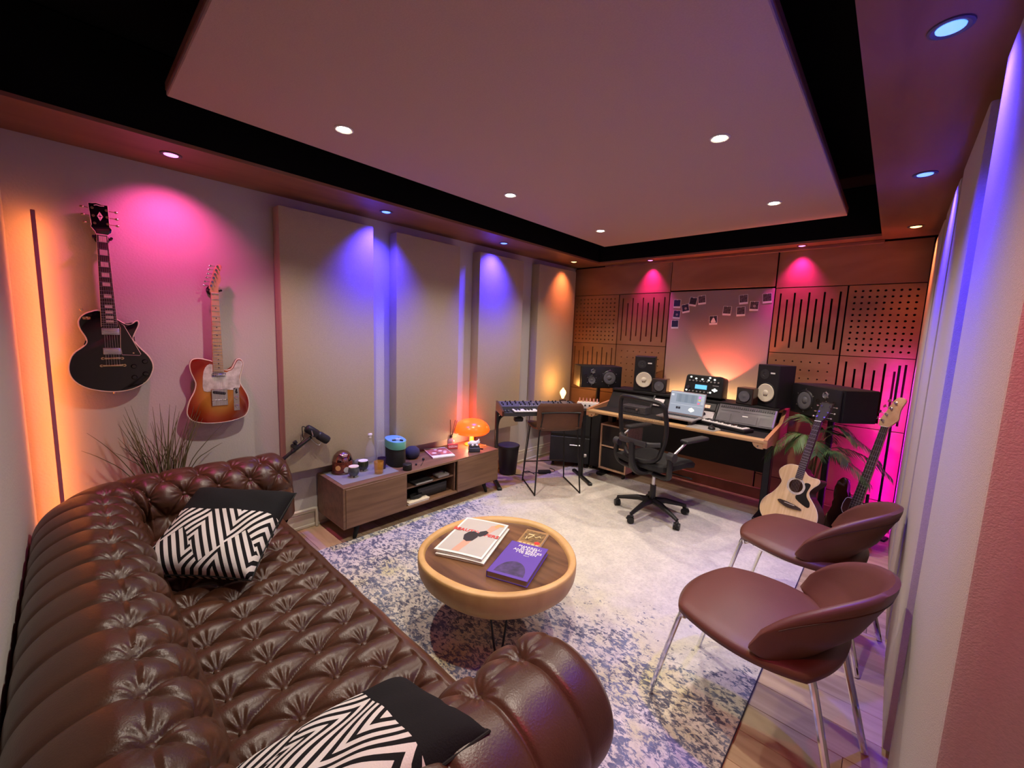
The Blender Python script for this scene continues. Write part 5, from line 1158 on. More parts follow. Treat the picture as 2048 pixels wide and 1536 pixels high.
obj('face', MB().box((0, 0.138, 0.012), (0.215, 0.085, 0.022), 0.002), M_['black'], t)
for a in (-0.035, 0.03): mt_ = obj('meter', MB().box((a, 0.140, 0.0235), (0.052, 0.032, 0.002)), mat('meter_glow', (0.8, 0.45, 0.3), 0.4, emit=(1.0, 0.45, 0.26), estr=0.55, noise=0.02) if a < 0 else bpy.data.materials['meter_glow'], t); obj('needle', MB().box((a+0.004, 0.137, 0.0248), (0.002, 0.026, 0.001), M=None), M_['black'], mt_)
t = baything('audio_interface', 'grey audio interface with a dark slot in the left desk bay', 'interface', -1.995, 0.0)
t.matrix_world = T(-1.90, 3.985, 0.7635) @ RZ(-0.04)
obj('case', MB().box((0, 0, 0.038), (0.27, 0.13, 0.072), 0.004), M_['grey'], t); obj('slot', MB().box((-0.015, -0.0655, 0.042), (0.17, 0.002, 0.016)), M_['black'], t); obj('level_knob', MB().cyl((0.045, -0.064, 0.046), (0.045, -0.080, 0.046), 0.010, seg=14), M_['silver'], t)
mb = MB()
for k in range(8): obj('button', MB().box((-0.11+k*0.026, -0.066, 0.022), (0.010, 0.003, 0.006)), M_['dark_grey'], t)
t = baything('white_card', 'small white card with a black dot leaning in the left desk bay', 'card', -1.735, 0.0)
obj('card', MB().box((0, 0.115, 0.012), (0.115, 0.085, 0.004), 0.001), M_['paper'], t); obj('dot', MB().cyl((0.01, 0.115, 0.014), (0.01, 0.115, 0.0152), 0.009, seg=14), M_['black'], t)
for k, x in enumerate((-1.555, -1.515)):
    pass

# laptop on a riser
ls = thing('laptop_stand', 'low grey riser under the laptop', 'stand', (-1.425, 3.93, 0.7635)); obj('plate', MB().box((0, 0, 0.032), (0.30, 0.20, 0.006), 0.002), M_['mid_grey'], ls); obj('foot', MB().box((-0.12, 0, 0.0145), (0.03, 0.18, 0.029)), M_['mid_grey'], ls); obj('foot', MB().box((0.12, 0, 0.0145), (0.03, 0.18, 0.029)), M_['mid_grey'], ls)
lt = thing('laptop', 'open silver laptop showing a grey mixing screen on the desk', 'laptop', (-1.425, 3.90, 0.7990), -0.06)
obj('base', MB().box((0, 0, 0.008), (0.345, 0.235, 0.015), 0.005, seg=2), mat('laptop_shell', (0.42, 0.38, 0.38), 0.35, metal=0.5, noise=0.05), lt)
for j in range(4):
    for i in range(13): obj('key', MB().box((-0.138+i*0.023, 0.078-j*0.023, 0.0165), (0.018, 0.018, 0.002)), M_['black'], lt)
obj('trackpad', MB().box((0, -0.065, 0.0158), (0.11, 0.07, 0.001)), M_['mid_grey'], lt)
LM = T(0, 0.116, 0.014) @ RX(math.radians(-12)) 
obj('lid', MB().box((0, 0.004, 0.113), (0.345, 0.007, 0.226), 0.003, M=LM), bpy.data.materials['laptop_shell'], lt)
sc = obj('screen', MB().box((0, 0.0, 0.115), (0.330, 0.002, 0.206), M=LM), M_['screen'], lt)
def scr(nm, x, z, w_, h_, colr, s=0.8, d=0.0016):
    nmn = 'ui_%d_%d_%d' % tuple(int(c*99) for c in colr); m_ = bpy.data.materials.get(nmn) or mat(nmn, tuple(c*0.2 for c in colr), 0.4, emit=colr, estr=s, noise=0.02)
    obj(nm, MB().box((x, -d, z), (w_, 0.0008, h_), M=LM), m_, sc)
scr('menu_bar', 0, 0.212, 0.33, 0.008, (0.55, 0.60, 0.66)); scr('track_area', -0.005, 0.160, 0.20, 0.080, (0.26, 0.31, 0.37))
for k in range(3): scr('track_lane', -0.07+k*0.062, 0.160, 0.028, 0.078, (0.22, 0.27, 0.33), d=0.0026)
scr('clip_pink', 0.118, 0.185, 0.022, 0.024, (0.85, 0.30, 0.75)); scr('clip_yellow', 0.118, 0.158, 0.020, 0.016, (0.85, 0.65, 0.12)); scr('clip_blue', 0.114, 0.143, 0.020, 0.010, (0.3, 0.45, 0.9)); scr('clip_red', 0.112, 0.126, 0.020, 0.018, (0.88, 0.22, 0.35))
for k in range(7): scr('clip_label', 0.145, 0.196-k*0.012, 0.026, 0.005, (0.75, 0.75, 0.78))
for x in (-0.085, -0.062): scr('waveform', x, 0.062, 0.020, 0.022, (0.03, 0.03, 0.04))
obj('curve_display', MB().prism([(0, 0.022), (0.026, 0.006), (0.03, -0.008), (0.0, -0.024), (-0.028, -0.008), (-0.022, 0.010)], 0.0012, 0.0022, M=LM @ T(0.055, 0, 0.058) @ RX(PI/2)), mat('ui_bright', (0.3, 0.3, 0.3), 0.4, emit=(1, 0.97, 0.86), estr=0.9, noise=0.02), sc)
scr('mixer_strip', 0.0, 0.095, 0.31, 0.004, (0.6, 0.64, 0.7)); scr('browser', -0.145, 0.185, 0.026, 0.020, (0.72, 0.75, 0.8))

mp_ = thing('mouse_mat', 'grey mouse mat at the desk front edge', 'mat', (-1.165, 3.80, 0.7655)); obj('mat', MB().prism([(-0.125, -0.10), (0.115, -0.10), (0.135, 0.02), (0.10, 0.085), (-0.13, 0.085)], 0, 0.003), M_['mid_grey'], mp_)
t = thing('computer_mouse', 'black computer mouse on the grey mat', 'mouse', (-1.095, 3.785, 0.7688), 0.3); obj('shell', MB().sphere((0, 0, 0.006), 0.03, 14, sc=(1.0, 1.7, 0.85)), M_['black'], t); obj('wheel', MB().cyl((-0.003, 0.025, 0.030), (0.003, 0.025, 0.030), 0.007, seg=10), M_['dark_grey'], t)
bm_ = t.children[0].data
for v in bm_.vertices:
    if v.co.z < 0: v.co.z = 0
kd = thing('midi_keyboard', 'small white-keyed keyboard lying on the desk by the mouse', 'keyboard', (-1.065, 3.985, 0.7640), math.atan2(-0.16, 0.47))
obj('case', MB().box((0, 0, 0.015), (0.50, 0.135, 0.030), 0.005, seg=2), M_['black'], kd); obj('top_strip', MB().box((-0.02, 0.055, 0.031), (0.44, 0.025, 0.003), 0.001), M_['white'], kd)
kb = obj('keybed', MB().box((0.03, -0.012, 0.0305), (0.42, 0.10, 0.002)), M_['black'], kd); keybed(kb, 0.405, 3, -0.062, 0.035, 0.0345)
for c_ in kb.children: c_.location.x += 0.03

# ---- monitors on the shelf
ZSH = 0.9645
def two_way(x, y, rz, label):
    t = thing('studio_monitor', label, 'speaker', (x, y, ZSH), rz, 'white-coned monitors on the desk shelf')
    obj('cabinet', MB().box((0, 0, 0.188), (0.212, 0.195, 0.376), 0.003), M_['black_matte'], t)
    obj('baffle', MB().box((0, -0.1, 0.188), (0.206, 0.006, 0.370), 0.002), M_['black'], t)
    FR = T(0, -0.103, 0) @ RX(PI/2)
    wf = obj('woofer_cone', MB().lathe([(0.082, 0.001), (0.083, 0.006), (0.078, 0.010), (0.072, 0.0095), (0.050, 0.006), (0.028, 0.0035), (0.0, 0.003)], 32, M=FR @ T(0, 0.125, 0.001)), M_['cone_white'], t)
    wf2 = obj('dust_cap', MB().lathe([(0.027, 0.004), (0.020, 0.010), (0.010, 0.0125), (0, 0.013)], 20, M=FR @ T(0, 0.125, 0.001)), M_['cone_white'], wf)
    obj('woofer_surround', MB().lathe([(0.080, 0.0), (0.086, 0.006), (0.092, 0.004), (0.094, 0.0)], 32, M=FR @ T(0, 0.125, 0.001)), M_['black'], t)
    obj('cone_leads', MB().tube([(-0.006, 0.118, 0.008), (-0.014, 0.098, 0.006)], 0.0035, 6, M=FR).tube([(0.006, 0.118, 0.008), (0.014, 0.098, 0.006)], 0.0035, 6, M=FR), M_['dark_grey'], wf)
    obj('tweeter_plate', MB().lathe([(0.045, 0), (0.045, 0.003), (0.02, 0.004), (0.016, 0.001), (0, 0.006)], 24, M=FR @ T(-0.03, 0.29, 0)), M_['dark_grey'], t)
    obj('badge', MB().box((0.050, 0.305, 0.0035), (0.042, 0.013, 0.001), M=FR), M_['white'], t)
two_way(-1.985, 4.315, math.radians(20), 'left black two-way monitor with white woofer on the desk shelf')
two_way(-0.755, 4.335, math.radians(-28), 'right black two-way monitor with white woofer on the desk shelf')
def cube_mon(x, y, rz, label):
    t = thing('mini_monitor', label, 'speaker', (x, y, ZSH), rz, 'small cube monitors on the desk shelf')
    obj('cabinet', MB().box((0, 0, 0.076), (0.15, 0.14, 0.152), 0.004), M_['mahog'], t); obj('baffle', MB().box((0, -0.0715, 0.076), (0.138, 0.004, 0.140), 0.001), mat('cube_baffle', (0.035, 0.028, 0.026), 0.6, noise=0.2), t)
    FR = T(0, -0.0735, 0) @ RX(PI/2)
    obj('driver', MB().lathe([(0.052, 0), (0.050, 0.004), (0.043, 0.0045), (0.020, 0.0005), (0.012, 0.004), (0, 0.006)], 28, M=FR @ T(0, 0.076, 0.002)), M_['cone_grey'], t)
    obj('driver_ring', MB().lathe([(0.048, 0.002), (0.052, 0.006), (0.056, 0.0)], 28, M=FR @ T(0, 0.076, 0.001)), M_['black'], t)
cube_mon(-1.785, 4.28, math.radians(10), 'left small cube monitor beside the left white-coned speaker'); cube_mon(-0.945, 4.27, math.radians(-14), 'right small cube monitor beside the right white-coned speaker')

am = thing('guitar_amp', 'black guitar amp head with blue display and lit knobs at shelf centre', 'amplifier', (-1.335, 4.27, ZSH), -0.04)
AM = RX(math.radians(-9))
out = [(-0.185, 0.008), (-0.178, 0.0), (0.178, 0.0), (0.185, 0.008), (0.176, 0.190), (0.165, 0.206), (0.150, 0.211), (-0.150, 0.211), (-0.165, 0.206), (-0.176, 0.190)]
obj('shell', MB().prism(out, -0.075, 0.075, M=AM @ T(0, 0.012, 0.012) @ RX(PI/2), bev=0.006), M_['black'], am)
FR = AM @ T(0, -0.063, 0.012) @ RX(PI/2)
obj('front_panel', MB().prism([(a*0.94, 0.006+b*0.93) for a, b in out], 0, 0.002, M=FR), M_['black_matte'], am)
obj('display', MB().box((-0.02, 0.093, 0.003), (0.112, 0.042, 0.003), M=FR), M_['lcd'], am)
lk = MB().lathe([(0.009, 0), (0.008, 0.012), (0, 0.013)], 12).mesh('lit_knob', mat('lit_knob', (0.7, 0.7, 0.7), 0.3, emit=(0.9, 1.0, 0.92), estr=0.9, noise=0.02))
gk = MB().lathe([(0.008, 0), (0.007, 0.010), (0, 0.011)], 12).mesh('knob', M_['mid_grey'])
def put(me, nm, a, b):
    k = bpy.data.objects.new(nm, me); COL.objects.link(k); k.parent = am; k.matrix_local = FR @ T(a, b, 0.002)
for a, b in ((-0.125, 0.185), (-0.075, 0.172), (-0.015, 0.170), (0.045, 0.166), (0.10, 0.176), (0.055, 0.190)): put(lk, 'lit_knob', a, b)
for k in range(9): put(gk, 'knob', -0.135+k*0.034, 0.150)
for k in range(6): put(gk, 'knob', -0.125+k*0.036, 0.045)
for a, b in ((0.112, 0.085), (0.128, 0.075), (0.096, 0.075), (0.112, 0.065), (0.075, 0.048), (-0.155, 0.050)): put(lk, 'lit_button', a, b)
k = obj('volume_knob', MB().lathe([(0.019, 0), (0.017, 0.016), (0, 0.018)], 20, M=FR @ T(-0.140, 0.078, 0.002)), M_['dark_grey'], am)
obj('label_strip', MB().box((0.115, 0.118, 0.0025), (0.055, 0.006, 0.001), M=FR), M_['mid_grey'], am)
ld = bpy.data.lights.new('rear_uplight', 'SPOT'); ld.energy = 48; ld.color = (1.0, 0.13, 0.075); ld.spot_size = math.radians(78); ld.spot_blend = 0.12; ld.shadow_soft_size = 0.012
lo = bpy.data.objects.new('rear_uplight', ld); COL.objects.link(lo); lo.parent = am; lo.location = (0.035, 0.150, 0.040)
lo.rotation_euler = Vector((0, 0, -1)).rotation_difference(Vector((0.13, 0.16, 1)).normalized()).to_euler()
obj('rear_lamp', MB().box((0.035, 0.150, 0.014), (0.10, 0.05, 0.024), 0.003).box((0.035, 0.112, 0.014), (0.03, 0.04, 0.016)), M_['black'], am)

# ---- three-way monitors on stands
def three_way(fc_, n, w_, h_, dp, zb, label, mirror, px, py):
    rz = math.atan2(n[1], n[0])+PI/2
    t = thing('main_monitor', label, 'speaker', (fc_[0]-n[0]*dp/2, fc_[1]-n[1]*dp/2, zb), rz, 'large three-way monitors on stands')
    obj('cabinet', MB().box((0, 0.008, h_/2), (w_, dp-0.016, h_), 0.006, seg=2), M_['black_matte'], t)
    obj('baffle', MB().box((0, -dp/2+0.006, h_/2), (w_-0.004, 0.014, h_-0.004), 0.005, seg=2), M_['black'], t)
    for s in (-1, 1): obj('side_cheek', MB().box((s*(w_/2+0.003), 0.01, h_/2), (0.006, dp-0.03, h_-0.006), 0.002), M_['rosewood'] if not mirror else M_['black_matte'], t)
    FR = T(0, -dp/2-0.001, 0) @ RX(PI/2); s = -1 if mirror else 1
    def drv(nm, x, z, r, m_, ring):
        d_ = obj(nm, MB().lathe([(r, 0.0), (r*0.95, 0.005), (r*0.84, 0.005), (r*0.80, 0.0065), (r*0.36, 0.001), (r*0.34, 0.003), (r*0.2, r*0.10), (0, r*0.14)], 32, M=FR @ T(x, z, 0.002)), m_, t)
        obj('ring', MB().lathe([(r*0.84, 0.005), (r*0.93, 0.009), (r*1.0, 0.006), (r*1.06, 0.0)], 32, M=FR @ T(x, z, 0.0015)), ring, d_)
        mb = MB()
        for k in range(6): q = k*PI/3+0.5; mb.cyl((x+r*1.13*math.cos(q), z+r*1.13*math.sin(q), 0.0), (x+r*1.13*math.cos(q), z+r*1.13*math.sin(q), 0.004), 0.004, seg=6, M=FR)
        b_ = obj('screws', mb, M_['silver'], d_); b_['kind'] = 'stuff'
    drv('woofer', s*w_*0.19, h_*0.48, h_*0.33, M_['cone_grey'], M_['black'])
    drv('midrange', -s*w_*0.24, h_*0.36, h_*0.20, M_['cone_grey'], M_['black'])
    drv('tweeter', -s*w_*0.22, h_*0.77, h_*0.095, M_['cone_grey'], M_['silver'])
    for q in (-1, 1): obj('port', MB().lathe([(h_*0.06, 0.002), (h_*0.05, 0.003), (h_*0.045, -0.01), (0, -0.011)], 16, M=FR @ T(-s*w_*0.235+q*w_*0.155, h_*0.56, 0.0)), M_['hole'], t)
    sd_ = thing('speaker_stand', 'black pole stand under the '+('left' if not mirror else 'right')+' large three-way monitor', 'stand', (px, py, 0), 0, 'monitor pole stands')
    obj('pole', MB().cyl((0, 0, 0.012), (0, 0, zb-0.016), 0.024, seg=18), M_['black_metal'], sd_); obj('base_plate', MB().box((0, 0, 0.006), (0.11, 0.11, 0.012), 0.003), M_['black_metal'], sd_); obj('top_plate', MB().box((0, 0, zb-0.0085), (0.20, 0.16, 0.014), 0.003, M=RZ(rz)), M_['black_metal'], sd_)
three_way((-2.40, 4.10), Vector((0.76, -0.65)).normalized(), 0.475, 0.245, 0.30, 0.955, 'left large black three-way monitor on its pole stand', False, -2.515, 4.235)
three_way((-0.435, 4.13), Vector((-0.69, -0.73)).normalized(), 0.50, 0.255, 0.305, 0.945, 'right large black three-way monitor on its stand, side lit magenta', True, -0.315, 4.245)

# ---- drawer pedestal
pd = thing('drawer_pedestal', 'two-drawer black pedestal with pale plywood edges under the desk', 'pedestal', (-2.12, 4.13, 0), -0.02)
W2, H0, H1 = 0.33, 0.075, 0.585
for z in (H0+0.009, H1-0.009): obj('board', MB().box((0, 0, z), (W2, 0.34, 0.018), 0.001), M_['edge_ply'], pd)
obj('rail', MB().box((0, -0.155, (H0+H1)/2+0.01), (W2-0.036, 0.03, 0.014)), M_['edge_ply'], pd)
for s in (-1, 1): obj('side', MB().box((s*(W2/2-0.008), 0, (H0+H1)/2), (0.016, 0.34, H1-H0-0.036), 0.001), M_['edge_ply'], pd)
for z in ((H0+0.018+0.247)/1.0-0.0, ): pass
hh = (H1-H0-0.036-0.014)/2
for k in range(2): obj('drawer', MB().box((0, -0.005, H0+0.018+hh/2+k*(hh+0.024-0.010)+0.0), (W2-0.036, 0.30, hh-0.006), 0.002), mat('drawer_black', (0.014, 0.014, 0.016), 0.5, noise=0.15) if k == 0 else bpy.data.materials['drawer_black'], pd)
for sx in (-0.12, 0.12):
    for sy_ in (-0.12, 0.12): obj('castor', MB().cyl((sx-0.010, sy_, 0.026), (sx+0.010, sy_, 0.026), 0.026, seg=14).box((sx, sy_, 0.060), (0.03, 0.03, 0.028)), M_['black'], pd)

# ------------------------------------------------------------------ office chair
oc = thing('office_chair', 'black mesh office chair on castors turned towards the desk', 'chair', (-1.405, 3.385, 0.010), math.radians(-14))
for k in range(5):
    a = math.radians(190+72*k+14); c_, s_ = math.cos(a), math.sin(a)
    lg = obj('base_leg', MB().tube([(c_*0.03, s_*0.03, 0.125), (c_*0.12, s_*0.12, 0.122), (c_*0.24, s_*0.24, 0.095), (c_*0.305, s_*0.305, 0.078)], [0.030, 0.024, 0.018, 0.015], 10), M_['black'], oc)
    w_ = obj('castor', MB().cyl((-0.024, 0, 0), (-0.003, 0, 0), 0.028, seg=18).cyl((0.003, 0, 0), (0.024, 0, 0), 0.028, seg=18).cyl((0, 0, 0), (0, 0, 0.055), 0.007, seg=8).tube([(0, -0.028, 0.004), (0, -0.018, 0.026), (0, 0, 0.033), (0, 0.02, 0.026)], 0.012, 8), M_['black'], lg); w_.location = (c_*0.305, s_*0.305, 0.028); w_.rotation_euler = (0, 0, a+0.6)
obj('gas_column', MB().cyl((0, 0, 0.10), (0, 0, 0.265), 0.027, 0.025), M_['black'], oc); obj('piston', MB().cyl((0, 0, 0.26), (0, 0, 0.40), 0.015), M_['silver'], oc)
obj('tilt_mechanism', MB().box((0, 0.0, 0.415), (0.17, 0.26, 0.05), 0.015, seg=2).cyl((0.06, 0.05, 0.40), (0.28, 0.08, 0.40), 0.006).box((0.28, 0.08, 0.40), (0.05, 0.02, 0.012), 0.004), M_['black'], oc)
def ocs(i, j):
    u, v = -1+2*i/20, -1+2*j/20
    x = 0.255*u*(1-0.10*v*v*(v > 0)-0.05*abs(v)**3*1.0); y = 0.01+0.245*v*(1-0.06*u*u)
    return Vector((x, y, 0.492+0.012*u*u-0.040*max(0, v-0.35)**2/0.42-0.012*(1-v*v)*(1-u*u)))
obj('seat', thick(ocs, 21, 21, 0.075), mat('seat_mesh', (0.018, 0.018, 0.019), 0.9, noise=0.3, nscale=80, bump=0.3, bscale=300), oc, sharp=60)
# backrest: tall frame with see-through mesh, leaning slightly back
def bk(u, v):   # u -1..1 across, v 0..1 up
    wv = 0.150+0.040*math.sin(PI*min(1, v*1.05))+0.070*max(0.0, v)**0.8
    return Vector((u*wv, -0.245-0.055*v-0.055*math.sin(PI*v*0.85)*-0.35+0.05*u*u, 0.535+0.50*v))
loop = [bk(-1, q/12) for q in range(1, 12)]+[bk(-0.86, 0.985), bk(-0.5, 1.01), bk(0, 1.015), bk(0.5, 1.01), bk(0.86, 0.985)]+[bk(1, q/12) for q in range(11, 0, -1)]+[bk(0.8, 0.0), bk(0.0, -0.02), bk(-0.8, 0.0)]
obj('back_frame', MB().tube(smooth_line(loop, 3, closed=True), 0.0185, 10, closed=True), M_['black'], oc)
def mesh_mat():
    m = bpy.data.materials.new('back_mesh'); m.use_nodes = True; nt = m.node_tree; b = nt.nodes['Principled BSDF']; b.inputs['Base Color'].default_value = (0.02, 0.02, 0.02, 1); b.inputs['Roughness'].default_value = 0.8
    tc = nt.nodes.new('ShaderNodeTexCoord'); vo = nt.nodes.new('ShaderNodeTexVoronoi'); vo.inputs['Scale'].default_value = 260; nt.links.new(tc.outputs['Object'], vo.inputs['Vector'])
    r = nt.nodes.new('ShaderNodeMapRange'); r.inputs[1].default_value = 0.2; r.inputs[2].default_value = 0.6; r.inputs[3].default_value = 0.12; r.inputs[4].default_value = 0.62; nt.links.new(vo.outputs['Distance'], r.inputs[0]); nt.links.new(r.outputs[0], b.inputs['Alpha']); return m
mb = MB(); mb.grid(lambda i, j: bk(-0.97+1.94*i/16, 0.0+1.0*j/20), 17, 21); obj('back_mesh', mb, mesh_mat(), oc)
obj('lumbar_support', MB().tube(smooth_line([bk(-0.95, 0.32)+Vector((0, -0.02, 0)), bk(-0.5, 0.30)+Vector((0, -0.045, 0)), bk(0.5, 0.30)+Vector((0, -0.045, 0)), bk(0.95, 0.32)+Vector((0, -0.02, 0))], 5), 0.020, 10).box((0, -0.315, 0.69), (0.28, 0.02, 0.05), 0.012, seg=2), M_['dark_grey'], oc)
obj('back_bracket', MB().tube(smooth_line([(0, -0.02, 0.405), (0, -0.20, 0.42), (0, -0.295, 0.50), (0, -0.318, 0.68)], 6), [0.032]*13+[0.026]*6, 10), M_['black'], oc)
for s in (-1, 1):
    obj('arm_bracket', MB().tube(smooth_line([(s*0.10, -0.14, 0.415), (s*0.245, -0.16, 0.43), (s*0.275, -0.19, 0.52), (s*0.275, -0.185, 0.605)], 6), 0.023, 10), M_['black'], oc)
    obj('arm_pivot', MB().cyl((s*0.250, -0.175, 0.61), (s*0.305, -0.175, 0.61), 0.036, seg=20), M_['dark_grey'], oc)
    obj('arm_strut', MB().cyl((s*0.278, -0.165, 0.62), (s*0.282, -0.02, 0.705), 0.011, seg=10), M_['silver'], oc)
    obj('arm_pad', MB().box((s*0.285, 0.10, 0.722), (0.075, 0.30, 0.030), 0.014, seg=3), M_['dark_grey'], oc)

# ------------------------------------------------------------------ acoustic guitar and bass on stands
def tilted(o, th, tl):
    th, tl = math.radians(th), math.radians(tl); e1 = Vector((math.cos(th), math.sin(th), 0)); bk_ = Vector((-math.sin(th), math.cos(th), 0)); e2 = Vector((0, 0, 1))*math.cos(tl)+bk_*math.sin(tl); return basis(o, e1, e2, e1.cross(e2))
ag = guitar_root('acoustic_guitar', 'natural spruce acoustic guitar with black pickguard leaning on a stand', tilted((-0.436, 3.72, 0.458), -22, 15))
B = crv([(-0.028,0.153),(-0.083,0.147),(-0.127,0.115),(-0.147,0.076),(-0.132,0.037),(-0.108,0.005),(-0.116,-0.038),(-0.146,-0.098),(-0.193,-0.157),(-0.215,-0.207),(-0.212,-0.263),(-0.182,-0.308),(-0.135,-0.338),(-0.07,-0.358),(0.0,-0.362),(0.07,-0.350),(0.13,-0.318),(0.172,-0.268),(0.196,-0.212),(0.192,-0.162),(0.172,-0.118),(0.138,-0.078),(0.108,-0.045),(0.098,-0.012),(0.112,0.022),(0.137,0.054),(0.147,0.080),(0.133,0.097),(0.093,0.095),(0.058,0.103),(0.034,0.125),(0.010,0.150)], 3)
obj('sides', MB().prism(B, -0.100, -0.003), M_['mahog'], ag)
obj('soundboard', MB().prism(B, -0.003, 0.0, bev=0.001), M_['spruce'], ag)
obj('binding', MB().tube([(a, b, -0.002) for a, b in B], 0.0022, 5, closed=True), M_['ivory'], ag)
obj('soundhole', MB().lathe([(0, 0.0007), (0.049, 0.0007), (0.049, 0.0002)], 36), M_['hole'], ag)
obj('rosette', MB().lathe([(0.050, 0.0003), (0.050, 0.0012), (0.066, 0.0012), (0.066, 0.0003)], 36), mat('rosette_ivory', (0.62, 0.54, 0.42), 0.4, noise=0.3, nscale=60), ag)
nk = [(-0.019,0.059),(0.030,0.062),(0.049,0.520),(0.003,0.520)]
obj('neck', MB().prism([(-0.018, 0.14), (0.030, 0.14), (0.048, 0.522), (0.003, 0.522)], -0.020, 0.004, bev=0.004), M_['mahog'], ag)
obj('fretboard', MB().prism(nk, 0.002, 0.0075), M_['rosewood'], ag)
frets(ag, 0.026, 0.519, 0.0065, 0.063, 0.044, 0.050, 20, 0.008)
pgc = crv([(0.054,0.039),(0.078,0.048),(0.096,0.036),(0.085,-0.018),(0.091,-0.054),(0.120,-0.088),(0.124,-0.121),(0.098,-0.126),(0.029,-0.097),(0.016,-0.070),(0.044,-0.050),(0.062,-0.022),(0.066,0.010)], 3)
obj('pickguard', MB().prism(pgc, 0.0, 0.0014), M_['black_gloss'], ag)
obj('bridge', MB().prism(crv([(-0.095,-0.150),(-0.080,-0.134),(0.001,-0.137),(0.070,-0.150),(0.074,-0.166),(-0.010,-0.176),(-0.060,-0.166)], 2), 0.0, 0.009, bev=0.001), M_['rosewood'], ag)
obj('saddle', MB().box((-0.005, -0.146, 0.0105), (0.075, 0.003, 0.004), M=None), M_['ivory'], ag)
obj('headstock', MB().prism([(0.003,0.519),(-0.004,0.550),(0.006,0.636),(0.012,0.672),(0.035,0.668),(0.050,0.676),(0.066,0.668),(0.090,0.670),(0.086,0.612),(0.066,0.548),(0.049,0.519)], -0.016, 0.002, M=T(0, 0, 0.0) , bev=0.002), M_['rosewood'], ag)
obj('head_veneer', MB().prism([(0.006,0.522),(0.0,0.550),(0.010,0.636),(0.016,0.666),(0.035,0.662),(0.050,0.670),(0.066,0.662),(0.085,0.664),(0.081,0.612),(0.062,0.548),(0.046,0.522)], 0.002, 0.0035), mat('dark_veneer', (0.07, 0.065, 0.06), 0.35, noise=0.2), ag)
obj('nut', MB().box((0.026, 0.520, 0.008), (0.046, 0.005, 0.006)), M_['white'], ag)
for b, a0, a1 in ((0.642, 0.022, 0.080), (0.596, 0.016, 0.076), (0.556, 0.012, 0.062)): tuner(ag, a0, b, 0.006, -0.028); tuner(ag, a1, b, 0.006, 0.028)
strings(ag, (-0.005, -0.152), (0.026, 0.52), 0.054, 0.036, 6, 0.012, 0.0105)
def gstand(o, rz, label, h=0.30):
    t = thing('guitar_stand', label, 'stand', o, rz, 'black guitar stands')
    obj('frame', MB().tube([(-0.16, -0.16, 0.008), (-0.07, 0.02, 0.13), (-0.03, 0.10, h+0.12)], 0.010, 8).tube([(0.16, -0.16, 0.008), (0.07, 0.02, 0.13), (0.03, 0.10, h+0.12)], 0.010, 8).tube([(0, 0.04, 0.20), (0, 0.19, 0.008)], 0.010, 8).tube([(-0.07, 0.02, 0.13), (0.07, 0.02, 0.13)], 0.010, 8), M_['black_metal'], t)
    for s in (-1, 1): obj('cradle', MB().tube([(s*0.085, 0.005, 0.085), (s*0.085, -0.10, 0.075), (s*0.085, -0.115, 0.10)], 0.011, 8), M_['black'], t); obj('rubber_foot', MB().sphere((s*0.16, -0.16, 0.016), 0.016, 10), M_['black'], t)
    return t
gstand((-0.475, 3.70, 0.0), math.radians(-22), 'black stand under the acoustic guitar')

bg = guitar_root('bass_guitar', 'dark sunburst bass guitar with pale maple headstock, half hidden by the chairs', tilted((-0.052, 4.08, 0.625), -25, 14))
bo = crv([(-0.04,-0.265),(-0.075,-0.255),(-0.085,-0.20),(-0.10,-0.135),(-0.14,-0.13),(-0.168,-0.19),(-0.165,-0.27),(-0.15,-0.34),(-0.165,-0.42),(-0.185,-0.49),(-0.15,-0.565),(-0.05,-0.595),(0.07,-0.580),(0.13,-0.52),(0.14,-0.44),(0.11,-0.37),(0.105,-0.31),(0.120,-0.27),(0.105,-0.235),(0.075,-0.25),(0.045,-0.275)], 3)
M_['burst_dark'] = mat('dark_burst', (0.05, 0.012, 0.004), 0.15, noise=0.95, nscale=3.2, coat=0.5, col2=(0.006, 0.003, 0.003))
obj('body', MB().prism(bo, -0.042, 0.0, bev=0.008, seg=3), M_['burst_dark'], bg)
pgc = crv([(-0.045,-0.262),(-0.075,-0.28),(-0.085,-0.36),(-0.05,-0.40),(0.02,-0.42),(0.09,-0.44),(0.10,-0.40),(0.08,-0.33),(0.085,-0.27),(0.045,-0.28)], 2)
obj('pickguard', MB().prism(pgc, 0.0, 0.003), M_['mahog'], bg); obj('guard_edge', MB().tube([(a, b, 0.002) for a, b in pgc], 0.002, 5, closed=True), M_['white'], bg)
nk = [(-0.034,-0.33),(0.030,-0.33),(0.057,0.330),(0.015,0.330)]
obj('neck', MB().prism(nk, -0.014, 0.008, bev=0.003), M_['maple'], bg); obj('fretboard', MB().prism(nk, 0.008, 0.014), M_['rosewood'], bg)
frets(bg, 0.036, 0.328, -0.002, -0.325, 0.042, 0.064, 20, 0.0146)
obj('headstock', MB().prism(crv([(0.014,0.322),(-0.009,0.355),(0.018,0.446),(0.048,0.535),(0.070,0.560),(0.100,0.558),(0.117,0.536),(0.104,0.493),(0.098,0.440),(0.104,0.395),(0.080,0.360),(0.057,0.325)], 3), -0.008, 0.008, bev=0.002), M_['maple'], bg)
obj('nut', MB().box((0.036, 0.328, 0.015), (0.044, 0.005, 0.005)), M_['ivory'], bg)
